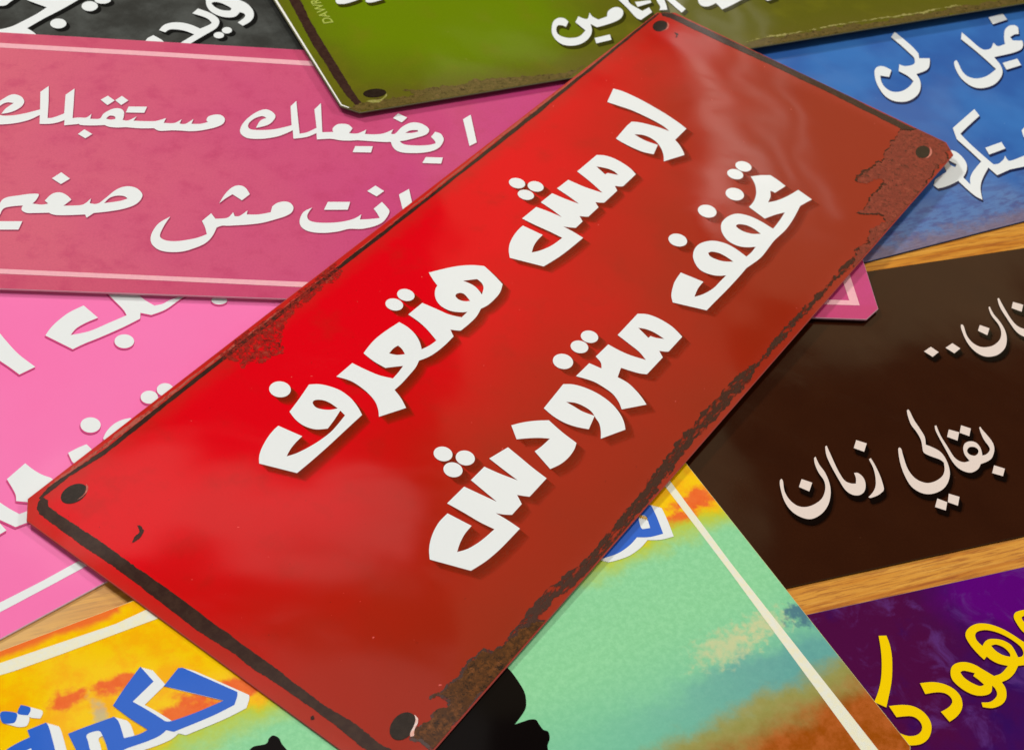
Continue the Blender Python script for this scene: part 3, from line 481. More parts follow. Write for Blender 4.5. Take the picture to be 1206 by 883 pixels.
SIGNS['blue'] = dict(loc=[0.24468, 0.62957, 0.0007], X=[0.83742, 0.546559, 0.0], n=[0.0, 0.0, 1.0], out=[[-195.0, -75.0], [195.0, -75.0], [195.0, 75.0], [-195.0, 75.0]],
    anchors={'lo': [-169.2, -71.4], 'hi': [-69.0, 38.7], 'glow': [-150.9, -61.1]},
    shadow=(-0.58, -1.43, 'shade_blue', 3, 0.2),
    items=[
        {'n': 'letter', 'm': 'white', 'l': ['-83.24,53.52c -78.77,56.79c -78.20,51.78 -77.70,44.44 -78.21,38.64c -80.26,35.32c -75.20,33.91c -78.68,29.39 -82.71,26.46 -89.41,25.24c -90.73,20.71 -93.86,15.96 -98.63,11.73 -104.46,9.32 -109.30,9.29 -113.13,11.71 -114.26,16.78 -112.28,24.58 -108.58,31.45 -105.53,34.60 -102.60,35.28 -100.63,34.03 -99.23,31.11c -103.54,26.96c -107.11,28.99c -109.60,24.38 -110.28,20.08 -108.62,16.82 -104.28,16.14 -98.90,17.95 -94.26,20.92c -94.40,25.17 -96.32,29.49c -92.76,33.91c -91.01,32.03 -87.08,31.74 -84.64,32.80c -82.47,36.29 -82.37,40.38 -82.56,46.97']},
        {'n': 'letter', 'm': 'white', 'l': ['-49.87,42.83c -45.83,47.48c -45.57,41.66 -45.26,34.30 -43.93,32.14c -40.29,32.33 -35.69,35.91c -35.84,33.52 -35.16,32.73c -30.72,33.33c -27.19,38.47 -22.58,43.40 -18.06,45.67 -15.15,45.39 -14.73,43.15 -18.11,38.47c -20.55,38.76 -24.30,37.44c -24.72,34.73 -20.00,33.44c -22.50,29.85 -26.37,27.29 -33.40,26.22 -41.40,26.05 -43.36,25.76c -44.25,20.33 -46.83,15.20 -51.89,10.84 -58.72,7.63 -65.69,7.34 -69.39,10.10 -70.19,16.60 -67.83,24.02 -65.13,28.29 -63.20,28.92 -64.24,25.93 -66.20,20.66 -66.02,16.57 -62.83,14.17 -56.64,14.49 -48.69,17.71c -48.68,24.52 -48.94,32.92']},
        {'n': 'letter_dot', 'm': 'white', 'l': ['-24.01,54.44c -14.34,55.29c -15.65,50.31c -25.69,48.98c']},
        {'n': 'letter_dot', 'm': 'white', 'l': ['-42.21,20.94c -32.61,21.82c -34.24,16.94c -43.94,15.91c']},
        {'n': 'letter', 'm': 'white', 'l': ['-98.10,-13.49c -88.44,-9.04 -79.28,-4.85c -80.09,-9.64c -88.86,-13.75 -97.36,-17.94c -97.58,-24.91 -97.06,-34.38 -96.49,-40.16c -93.92,-40.44 -89.69,-38.65 -87.38,-36.78c -88.08,-39.14 -87.13,-40.45 -78.82,-39.37 -75.32,-38.87c -81.10,-45.86c -83.88,-45.52 -91.43,-45.25c -99.77,-46.73c -100.15,-41.28c -105.46,-44.99 -109.88,-48.60 -113.32,-52.46 -116.83,-58.17c -118.26,-55.31 -118.92,-50.24 -119.14,-44.57c -122.98,-45.56 -127.30,-46.19 -131.10,-46.18 -131.64,-43.87c -128.61,-40.87c -120.25,-37.97c -118.71,-33.92c -111.13,-26.03c -109.85,-25.90 -107.61,-27.60 -106.98,-31.38 -108.09,-36.14 -111.26,-40.21 -115.53,-43.40c -115.51,-48.35c -112.83,-44.72 -109.24,-41.83 -104.79,-39.16 -100.62,-36.88c -100.87,-29.12 -101.44,-20.63c', '-114.75,-31.28c -112.71,-35.24c -114.61,-36.68c -115.87,-34.79c']},
        {'n': 'letter_dot', 'm': 'white', 'l': ['-92.58,-29.53c -82.59,-28.34c -83.82,-32.68c -93.95,-33.98c']},
        {'n': 'letter_dot', 'm': 'white', 'l': ['-67.80,-24.26c -64.00,-22.16 -62.70,-23.61c -67.67,-29.62c -70.32,-28.83']},
    ])
SIGNS['brown'] = dict(loc=[0.22536, 0.43401, 0.0007], X=[0.898009, 0.439978, 0.0], n=[0.0, 0.0, 1.0], out=[[-195.0, -64.75], [195.0, -64.75], [195.0, 64.75], [-195.0, 64.75]],
    anchors={'a': [-57.1, 46.1]},
    shadow=(-0.38, -2.46, 'shade_brown', 5, 1.0),
    items=[
        {'n': 'letter', 'm': 'cream', 'l': ['-98.02,-5.10c -97.29,-4.64c -97.09,-5.49 -97.64,-9.69 -97.64,-13.36 -97.72,-16.68 -98.09,-18.40 -99.38,-21.11c -97.74,-22.55 -95.98,-24.84 -95.53,-27.60 -96.14,-31.28 -97.71,-34.99 -100.56,-38.37 -104.17,-40.67 -108.64,-41.45 -111.96,-40.29 -114.07,-36.98 -113.95,-31.87 -112.64,-26.38 -110.41,-21.02 -109.43,-20.17 -109.14,-21.01 -110.07,-24.04 -111.40,-29.57 -110.89,-34.00 -108.34,-36.59 -104.94,-36.79 -101.09,-35.38 -98.70,-33.03 -97.12,-29.89c -97.95,-28.24 -100.37,-26.22 -101.88,-24.41 -101.68,-22.97c -100.01,-18.87 -99.63,-15.04 -99.87,-11.34 -98.87,-7.27']},
        {'n': 'letter', 'm': 'cream', 'l': ['-91.60,-13.90c -90.87,-13.81c -91.82,-18.59 -92.01,-23.35 -92.19,-28.06 -91.45,-30.29 -89.81,-31.42 -87.51,-31.30c -87.78,-28.46 -86.81,-25.71 -84.96,-23.73 -82.57,-23.24 -80.65,-24.39 -80.47,-27.13 -81.63,-30.14c -79.84,-29.95 -77.73,-28.64 -76.99,-27.01 -77.06,-23.68 -76.44,-20.48 -75.69,-18.20c -75.04,-17.92c -75.08,-19.56 -74.69,-22.39 -74.63,-25.73 -75.86,-28.76 -78.57,-31.72 -81.13,-32.91 -84.33,-33.48c -86.43,-35.23 -89.30,-36.15 -91.49,-35.54 -93.29,-33.38 -93.87,-30.04 -93.39,-24.83 -92.90,-19.55 -92.42,-16.03', '-86.00,-26.96 -84.29,-25.67 -82.39,-25.98 -81.71,-27.44 -82.80,-28.99 -84.57,-29.60 -86.03,-28.56']},
        {'n': 'letter_dot', 'm': 'cream', 'l': ['-87.34,-16.55c -84.24,-18.57c -86.93,-21.96c -89.77,-19.53c']},
        {'n': 'letter_dot', 'm': 'cream', 'l': ['-81.78,-15.76c -79.00,-17.90c -81.52,-21.05c -84.18,-18.83c']},
        {'n': 'letter_dot', 'm': 'cream', 'l': ['-79.86,-35.08c -76.81,-37.30c -79.40,-40.20c -82.47,-38.05c']},
        {'n': 'letter_dot', 'm': 'cream', 'l': ['-102.70,-42.71c -99.67,-44.82c -102.29,-48.13c -104.95,-45.95c']},
        {'n': 'letter_dot', 'm': 'cream', 'l': ['-107.77,-43.67c -105.17,-45.90c -107.52,-48.97c -110.47,-46.79c']},
        {'n': 'letter', 'm': 'cream', 'l': ['-122.90,-22.59c -121.98,-22.26c -122.05,-25.75 -122.66,-30.51 -123.86,-35.08 -124.79,-36.47c -127.39,-37.65 -130.44,-38.15 -131.18,-37.67c -128.42,-35.95 -126.19,-33.58 -124.42,-30.11 -123.28,-26.45']},
        {'n': 'letter', 'm': 'cream', 'l': ['-135.47,-13.91c -134.75,-13.60c -135.44,-19.10 -136.03,-24.54 -135.90,-29.11 -134.33,-30.88 -132.63,-31.34c -131.47,-29.15 -131.04,-26.98c -129.65,-27.30 -128.82,-29.43 -129.36,-32.21 -131.24,-34.98 -133.81,-36.17 -136.18,-35.44 -137.60,-32.88 -137.69,-27.73 -137.47,-21.93 -136.85,-17.46']},
        {'n': 'letter', 'm': 'cream', 'l': ['-141.71,-17.69c -140.97,-17.33c -141.31,-20.74 -140.96,-24.40 -141.55,-28.78 -143.11,-32.89 -146.16,-37.22 -150.20,-40.33 -154.63,-41.64 -157.71,-40.30 -159.90,-37.14 -160.39,-32.68 -159.26,-27.27 -158.07,-24.37 -157.06,-23.64 -157.13,-24.90 -158.46,-28.73 -158.42,-32.51 -156.92,-35.48 -154.25,-36.60 -150.78,-36.15 -147.21,-34.47 -144.39,-31.32 -142.98,-27.81 -143.19,-23.89 -142.66,-20.10']},
        {'n': 'letter_dot', 'm': 'cream', 'l': ['-123.13,-13.64c -120.13,-15.86c -122.91,-19.13c -125.75,-16.76c']},
        {'n': 'letter_dot', 'm': 'cream', 'l': ['-150.34,-25.30c -147.42,-27.57c -150.16,-30.82c -152.79,-28.25c']},
        {'n': 'letter', 'm': 'cream', 'l': ['-38.36,36.45c -37.59,36.86c -38.31,32.80 -38.12,28.36 -38.72,23.73 -40.63,19.42 -43.88,15.44 -48.32,12.91 -52.40,12.47 -55.36,13.85 -57.00,17.40 -57.07,22.04 -55.87,27.25 -54.81,29.78 -53.95,30.16 -53.97,28.82 -55.34,24.40 -55.15,20.48 -53.44,18.04 -50.75,17.25 -47.29,17.69 -43.31,19.97 -40.71,23.35 -39.57,27.07 -39.62,32.26']},
        {'n': 'letter', 'm': 'cream', 'l': ['-32.05,40.08c -31.24,40.32c -32.16,34.79 -32.82,28.48 -32.14,24.36 -28.92,21.72c -30.92,18.59c -33.02,19.18 -34.62,22.50 -34.34,29.19 -33.69,35.51']},
        {'n': 'letter_dot', 'm': 'cream', 'l': ['-47.13,28.45c -44.27,26.05c -47.18,22.88c -49.57,25.80c']},
        {'n': 'letter_dot', 'm': 'cream', 'l': ['-26.69,37.20c -23.48,34.92c -26.27,31.58c -29.23,34.20c']},
        {'n': 'letter_dot', 'm': 'cream', 'l': ['-76.41,20.30c -72.55,21.94c -70.94,18.78c -74.56,17.04c']},
        {'n': 'letter_dot', 'm': 'cream', 'l': ['-67.13,20.28c -63.16,21.91c -61.57,18.74c -65.25,16.98c']},
    ])
SIGNS['purple'] = dict(loc=[0.29755, 0.30015, 0.0013], X=[0.900642, 0.434561, 0.0], n=[0.0, 0.0, 1.0], out=[[-195.0, 75.0], [195.0, 75.0], [195.0, -75.0], [-195.0, -75.0]],
    anchors={'mag': [-172.4, 61.3], 'bright': [-109.2, 69.1], 'blu': [-140.6, 23.1], 'pale': [-150.6, 46.6]},
    shadow=(-0.32, -0.3, 'shade_purple', 1, 0.2),
    items=[
        {'n': 'letter', 'm': 'sun', 'l': ['-161.56,62.32c -159.07,61.83c -159.58,58.71 -160.96,54.77 -163.36,50.09 -166.20,45.60 -171.49,38.87c -174.22,41.47c -171.37,44.31 -168.30,48.18 -165.35,53.20 -163.14,57.97']},
        {'n': 'letter', 'm': 'sun', 'l': ['-170.47,39.11c -166.37,38.49 -163.13,37.17 -161.07,34.64 -160.60,31.52 -161.65,28.80 -163.97,26.44 -166.82,25.31 -169.66,25.45 -171.13,26.31 -172.23,30.50c -169.82,28.66 -167.14,28.23 -164.91,29.14 -163.81,30.84 -164.04,32.88 -165.66,34.39 -170.07,35.15c']},
        {'n': 'letter', 'm': 'sun', 'l': ['-157.14,43.86c -153.16,43.29 -149.95,41.82 -147.76,39.46 -147.08,36.72 -147.98,33.88 -149.94,31.84 -152.49,30.47 -154.92,29.73c -155.79,33.41c -152.89,34.10 -150.76,35.34 -150.21,36.99 -151.20,38.77 -153.67,39.75 -157.41,40.07c']},
        {'n': 'letter', 'm': 'sun', 'l': ['-132.85,46.39c -133.78,49.19 -134.38,52.57 -134.07,55.77 -131.73,57.95 -128.03,58.82 -124.37,57.83 -121.07,55.37 -118.68,52.31 -117.08,49.73 -115.57,47.45c -119.40,41.37c -123.34,41.81c -125.91,39.79 -128.85,38.41 -131.63,37.95c -131.70,35.47 -133.22,32.74 -135.69,31.06 -139.30,30.59 -142.20,31.67 -141.71,33.18c -139.06,32.67 -136.47,33.56 -135.21,34.79 -134.92,36.53 -135.32,37.56c -136.72,35.68 -138.88,35.08 -141.85,35.67 -144.29,37.57 -146.08,40.60 -146.45,43.29 -144.94,46.07 -142.65,47.36 -139.61,47.25 -136.91,45.68 -134.85,43.06 -132.89,40.46c -129.98,40.80 -126.53,42.60c -129.06,44.02 -130.63,45.74 -131.38,47.26c', '-142.69,44.20 -141.24,44.47 -138.33,42.86c -139.33,42.05c -138.44,40.53 -137.60,38.49c -139.21,38.37 -141.22,40.17 -142.51,42.32', '-130.80,55.25 -129.07,56.20 -126.06,55.91 -122.94,54.06 -120.40,51.25 -118.72,47.94 -119.03,45.58 -120.32,44.55 -121.61,44.59c -121.30,47.22 -121.52,49.44 -123.41,51.54 -126.44,52.66 -128.71,52.39 -130.69,51.02c -131.39,53.20', '-127.88,50.45 -125.95,50.41 -124.09,48.71 -123.50,46.40 -124.04,45.35c -125.98,46.47 -127.42,48.44']},
        {'n': 'letter', 'm': 'sun', 'l': ['-114.70,58.29 -112.69,59.78 -107.82,59.75c -113.63,50.53c -114.91,52.77 -115.12,55.88', '-112.27,57.43 -110.63,57.88 -110.30,56.68c -111.83,54.25c -112.47,55.80']},
    ])
SIGNS['yellow'] = dict(loc=[-0.07748, 0.17022, 0.002], X=[-0.784226, -0.620475, 0.0], n=[0.0, 0.0, 1.0], out=[[-216.81, -75.01], [213.19, -75.01], [216.81, 75.01], [-213.19, 75.01]],
    anchors={'splash1': [-5.8, -51.9], 'splash2': [-34.8, -32.9], 'splash3': [-52.1, -34.8], 'splash4': [-211.9, -34.0], 'splash5': [-199.8, -29.3], 'splash6': [-20.9, -50.4], 'teal1': [-217.8, 19.0], 'cloud1': [-200.2, 15.6], 'cloud2': [-185.4, 16.9], 'sand1': [-218.0, 37.3], 'sand2': [-151.7, 38.3], 'line1': [-56.3, -21.4], 'line2': [-164.4, -25.5], 'line3': [-216.0, -30.1], 'edge_o': [-201.9, 54.4], 'tl': [-33.7, -75.0], 'redband': [-9.2, -71.8], 'blue2': [-210.7, 27.6], 'blue1': [-213.7, 17.7]},
    shadow=(-2.5, 2.38, 'white_back', 6, 0),
    items=[
        {'n': 'letter', 'm': 'ink_blue', 'l': ['-28.19,-53.01c -29.64,-46.88c -22.18,-43.38c -24.34,-39.90 -26.52,-36.02 -27.69,-33.77c -29.46,-33.02 -36.42,-32.56 -44.36,-32.66c -38.66,-37.85 -31.54,-44.26c -37.32,-47.94c -38.44,-47.54c -43.95,-40.16 -48.85,-33.53c -48.28,-32.25 -46.45,-30.07c -39.37,-29.54 -28.49,-29.65c -26.91,-31.05c -24.60,-30.24 -20.87,-30.15 -15.73,-30.55 -13.24,-30.35c -9.60,-29.78c -3.59,-32.84c -3.34,-41.74c -8.42,-41.64 -15.98,-41.23c -16.56,-39.02 -15.99,-33.85c -19.80,-33.16 -22.56,-33.40c -19.46,-39.07 -16.99,-44.61c -21.91,-48.55', '-7.42,-38.93 -8.41,-39.42 -10.67,-39.01 -11.21,-37.75 -11.13,-34.35 -10.71,-31.64 -7.02,-33.52 -7.23,-37.31']},
        {'n': 'letter', 'm': 'ink_blue', 'l': ['5.77,-47.57c 0.63,-47.60c 0.50,-45.15 1.72,-35.55c 7.02,-38.25c 6.72,-41.95c 8.96,-41.64 10.65,-40.10c 15.58,-42.61c 15.31,-43.43c 11.86,-44.56 8.98,-45.04 5.86,-45.26c']},
        {'n': 'letter', 'm': 'ink_blue', 'l': ['10.66,-55.24 9.63,-55.97 7.34,-54.57 6.55,-53.42 7.53,-51.67 8.62,-51.33 10.76,-52.56']},
        {'n': 'letter', 'm': 'ink_blue', 'l': ['6.02,-54.40 4.76,-55.78 2.94,-54.12 3.07,-52.92 4.12,-51.85 6.21,-53.25']},
        {'n': 'letter', 'm': 'ink_blue', 'l': ['-194.35,-38.58c -194.83,-38.03c -193.65,-33.03 -191.73,-26.86c -187.05,-27.63 -183.18,-29.35c -179.29,-27.74 -174.19,-26.74 -169.22,-27.08c -166.57,-27.62c -170.50,-29.45 -182.77,-33.69 -193.36,-38.40', '-188.41,-36.17 -189.60,-36.25 -190.77,-35.05 -190.06,-32.79 -189.23,-30.61c -186.75,-31.28 -186.71,-32.45']},
        {'n': 'border_strip', 'm': 'cream_line', 'l': ['6.65,-71.11c 5.46,-71.04c -27.20,-69.45c -37.06,-70.29c -49.99,-71.53c -49.73,-66.64c -38.41,-66.00c -28.10,-66.21c -9.28,-66.50c 3.01,-66.92c 7.85,-67.44c']},
        {'n': 'border_strip', 'm': 'cream_line', 'l': ['-203.40,-45.34c -207.37,-47.22c -206.53,-43.53c -204.85,-8.25c -203.73,65.60c -203.56,73.13c -198.60,70.59c -199.06,63.22c -202.46,-5.06c -203.70,-42.84c']},
        {'n': 'silhouette', 'm': 'ink_black', 'l': ['-119.36,-10.73c -121.26,-6.49c -121.64,-4.66 -121.77,-0.80 -121.52,2.84 -120.23,5.92 -118.30,8.12 -113.49,10.64c -116.11,10.93 -118.32,11.26 -119.75,12.09 -119.80,13.57 -119.93,15.70 -120.85,16.94 -120.12,18.89 -118.36,20.55 -117.34,22.56 -115.36,24.58c -81.07,7.11c -88.03,2.64c']},
        {'n': 'silhouette', 'm': 'ink_black', 'l': ['-43.54,-14.95c -44.68,-15.60 -46.08,-15.88 -49.17,-15.16 -50.57,-16.34 -51.99,-16.62 -53.01,-15.10 -52.95,-13.14 -53.72,-9.28c']},
    ])
SIGNS['mauve'] = dict(loc=[-0.11139, 0.45631, 0.0025], X=[-0.978646, -0.205552, 0.0], n=[0.0, 0.0, 1.0], out=[[-232.8, 75.97], [237.2, 75.97], [232.8, -75.97], [-237.2, -75.97]],
    anchors={'left': [89.8, 36.0], 'right': [-63.9, 25.7], 'mid': [16.3, 6.3]},
    shadow=(-0.25, 0.39, 'shade_mauve', 1, 0.25),
    items=[
        {'n': 'letter', 'm': 'white', 'l': ['87.01,-18.42 92.01,-15.90 97.17,-14.74 99.32,-14.92 101.45,-16.72 102.45,-19.81 102.13,-23.04 100.62,-27.33 98.43,-30.79 96.12,-33.63 94.02,-34.20 91.65,-32.81 90.31,-30.12 90.63,-27.30 92.16,-24.66 94.56,-22.61 97.60,-21.33c 96.50,-24.92 94.05,-28.57c 96.52,-28.81 98.43,-27.06 99.62,-24.18 99.22,-21.46 96.91,-20.29 92.72,-20.93 88.14,-22.89 83.72,-25.41c 85.06,-36.73c 82.39,-40.79c 81.27,-31.40 80.24,-20.19c 78.15,-20.73 74.44,-23.63c 75.32,-35.72c 72.40,-40.09c 71.57,-29.46 70.98,-20.99c 68.50,-21.57 65.80,-21.80 64.17,-24.35c 64.37,-21.10c 61.39,-21.26 60.38,-22.09c 59.58,-24.93 56.61,-28.17 53.90,-28.70 52.19,-26.98 51.89,-23.75 52.11,-21.42c 49.91,-21.33 46.98,-24.17c 47.99,-21.31c 43.88,-21.39 39.51,-21.86 35.74,-24.03c 36.44,-20.92c 33.57,-20.89 31.69,-21.60 29.73,-23.81c 30.37,-20.98c 28.05,-20.99 25.21,-24.39c 25.84,-21.18c 22.53,-21.46 19.55,-22.83c 20.18,-24.17 19.48,-26.56 16.76,-28.02 14.49,-27.65 13.15,-25.43 13.67,-22.40 16.33,-19.86 21.19,-17.61 25.54,-16.51 29.96,-16.60 33.25,-16.42 37.59,-15.78 39.89,-17.23c 44.78,-16.73 50.53,-16.97c 54.03,-16.49 56.77,-16.72 58.49,-17.66c 63.11,-17.00 67.43,-16.90 68.05,-17.58c 73.56,-16.20c 73.79,-19.55c 76.17,-17.80 79.26,-16.63 82.71,-16.33c 83.38,-21.93c', '58.44,-21.79c 57.27,-23.74 55.32,-23.45 54.89,-21.82c 56.74,-21.20']},
        {'n': 'letter_dot', 'm': 'white', 'l': ['61.68,-33.65c 59.20,-36.53c 56.31,-33.66c 58.76,-30.42c']},
        {'n': 'letter_dot', 'm': 'white', 'l': ['56.11,-33.87c 53.84,-36.93c 51.08,-34.13c 53.55,-30.89c']},
        {'n': 'letter_dot', 'm': 'white', 'l': ['50.61,-30.21c 43.56,-30.74c 44.33,-26.73c 51.36,-26.30c']},
        {'n': 'letter_dot', 'm': 'white', 'l': ['67.88,-11.26c 65.80,-14.32c 62.55,-11.71c 64.82,-8.83c']},
        {'n': 'letter', 'm': 'white', 'l': ['-13.01,-23.55c -12.36,-36.00c -14.59,-39.78c -15.34,-29.59 -16.26,-18.43c -19.18,-19.60 -22.84,-22.70c -21.87,-34.73c -24.43,-39.21c -24.78,-29.46 -25.13,-20.10c -29.39,-20.64c -29.27,-23.06 -31.10,-25.75 -33.97,-26.27 -35.68,-25.66 -37.10,-23.62c -35.65,-20.32c -39.08,-20.52 -42.55,-23.24c -41.94,-20.38c -45.38,-20.39 -49.41,-21.38 -53.36,-24.33c -52.31,-21.43c -54.04,-21.57 -56.76,-26.03 -60.35,-29.19 -63.86,-29.49 -66.70,-27.54 -67.77,-25.07 -66.49,-22.14 -62.93,-19.97 -58.24,-17.72 -55.63,-16.86c -57.58,-14.90 -62.74,-14.67 -67.37,-15.41 -70.01,-16.64c -69.79,-18.20 -68.34,-20.70c -70.17,-24.14c -72.34,-23.09 -73.36,-20.17 -72.95,-17.53 -71.34,-14.16 -68.35,-11.62 -63.71,-10.06 -57.99,-9.61 -54.60,-10.53 -52.84,-13.13 -52.18,-16.12c -49.03,-15.86 -44.46,-15.95 -39.06,-16.16c -35.36,-15.58 -31.96,-15.58 -28.26,-16.20 -23.07,-15.31c -22.81,-19.44c -19.22,-16.65 -13.91,-15.02c -13.52,-20.52c -11.31,-18.48 -7.44,-15.86 -1.91,-14.03 3.09,-13.81 5.65,-15.24 6.88,-17.89 6.48,-21.62 4.69,-25.97 1.47,-30.49 -1.86,-32.97 -4.44,-32.43 -6.52,-29.29 -5.49,-25.44 -3.31,-22.73 0.84,-20.70c -0.69,-25.49 -3.05,-27.39c -1.43,-28.57 1.34,-27.01 3.49,-24.01 3.94,-21.37 2.76,-19.62 -0.61,-19.44 -5.08,-20.09 -8.98,-21.53', '-58.10,-22.38c -60.19,-24.25 -63.10,-24.68 -63.36,-23.76 -60.71,-22.60']},
        {'n': 'letter_dot', 'm': 'white', 'l': ['-53.43,-31.74c -55.56,-35.00c -59.18,-32.62c -56.85,-29.17c']},
        {'n': 'letter_dot', 'm': 'white', 'l': ['-38.06,-12.31c -44.98,-12.78c -44.18,-8.79c -37.01,-8.40c']},
        {'n': 'letter_dot', 'm': 'white', 'l': ['-65.73,-7.58c -72.48,-7.84c -71.61,-3.96c -64.21,-3.76c']},
        {'n': 'letter', 'm': 'white', 'l': ['-81.97,-33.44c -85.32,-36.83c -86.66,-18.64c -83.59,-16.07c']},
        {'n': 'letter', 'm': 'white', 'l': ['90.50,31.10 89.79,29.02 87.98,27.52 84.58,26.46 81.16,25.40 78.13,25.10 77.61,25.97 78.18,28.62 79.18,30.72c 75.84,31.06 73.64,30.34c 75.11,28.82c 73.49,25.43 71.63,23.90 69.57,23.92 67.32,25.57 65.80,27.60c 68.19,31.18c 64.16,30.75 61.19,29.89 58.91,26.30c 59.12,29.10c 57.13,29.45 55.67,28.70c 53.44,25.26 50.74,21.08 48.32,19.07 45.76,18.47 43.05,19.53 40.98,22.31 40.99,25.21 42.77,28.63 46.66,31.34 51.63,33.14 57.12,34.47c 59.36,37.27c 60.06,35.48c 65.57,36.24 69.58,36.51 71.66,36.09 72.76,35.36c 77.24,35.82 80.24,36.03 82.15,34.95 82.61,33.38 82.30,31.99c 85.25,32.51 88.13,33.51 89.17,35.03 89.57,37.45 90.59,40.68 93.80,42.47c 93.41,38.50 91.64,33.59', '54.02,28.74c 52.37,25.59 49.92,24.18 47.32,24.25 45.90,25.55c 48.60,27.14']},
        {'n': 'letter_dot', 'm': 'white', 'l': ['74.15,15.92c 71.24,12.16c 67.71,15.61c 70.57,19.01c']},
        {'n': 'letter_dot', 'm': 'white', 'l': ['91.99,41.33c 81.37,40.63c 82.09,45.23c 92.30,45.89c']},
        {'n': 'letter', 'm': 'white', 'l': ['29.87,34.68c 31.49,39.21 32.66,44.05 32.38,46.40 30.33,47.84 26.75,48.01 22.74,46.98 19.24,45.58 16.17,43.57c 17.01,39.87 18.35,36.34c 15.28,31.83c 13.55,34.81c 11.06,34.48 9.00,33.70 7.31,30.72c 6.68,32.89c 4.86,32.61 2.09,29.30c 2.37,31.62c -1.94,31.33 -6.39,29.80c -6.83,26.46c -8.63,24.26 -11.28,23.24 -13.44,23.93 -14.67,26.34 -14.09,29.29 -12.01,31.48 -8.87,33.33 -3.68,35.87 1.52,37.26 8.78,38.38 10.86,38.43 12.88,39.61c 14.16,44.47 16.50,48.56 20.41,51.53 24.34,53.47 28.86,53.97 32.47,53.03 34.95,50.47 35.86,47.40 35.51,43.44 33.60,38.54']},
        {'n': 'letter_dot', 'm': 'white', 'l': ['12.65,25.97c 11.18,21.45 9.24,17.53 7.20,15.43 5.07,15.10 3.13,16.66 1.66,19.94c 4.44,23.66c 8.04,20.39c 10.57,23.08']},
        {'n': 'letter', 'm': 'white', 'l': ['-54.47,16.14c -58.46,12.50c -60.02,26.62c -56.14,28.55c']},
        {'n': 'letter', 'm': 'white', 'l': ['-21.67,26.03c -20.52,28.44 -19.85,30.96 -20.58,33.38 -23.25,34.43 -28.04,34.36 -32.85,33.39 -37.15,31.47 -39.97,28.79c -39.40,31.73c -43.07,31.24 -46.87,30.41c -45.84,27.57 -44.68,25.14c -47.87,20.96c -49.72,23.95 -50.59,26.41 -49.31,30.25 -47.35,33.27 -44.08,35.53 -39.78,37.03 -35.23,37.32 -31.24,39.04 -25.94,40.18 -21.18,39.84 -18.26,38.01 -17.15,35.24 -17.37,31.95 -18.65,28.57']},
        {'n': 'letter_dot', 'm': 'white', 'l': ['-42.38,14.94c -45.58,11.43c -48.83,14.48c -45.90,17.86c']},
        {'n': 'letter_dot', 'm': 'white', 'l': ['-27.46,22.37c -35.86,21.79c -34.92,26.39c -26.03,27.07c']},
        {'n': 'border_strip', 'm': 'pink_line', 'l': ['96.80,65.63c 85.42,65.94c 27.66,66.59c -19.79,66.94c -214.78,65.98c -222.50,66.00c -222.54,44.21c -223.06,-34.48c -225.97,-35.89c -226.25,41.55c -225.99,68.54c -212.84,68.65c -16.84,69.62c 27.49,68.95c 85.06,68.40c 96.40,68.12c']},
        {'n': 'border_strip', 'm': 'pink_line', 'l': ['118.19,-68.15c 104.96,-68.21c 37.55,-68.34c -20.40,-67.99c -216.04,-68.10c -215.54,-65.58c -20.79,-64.70c 37.32,-65.18c 104.50,-65.04c 117.67,-64.93c']},
    ])
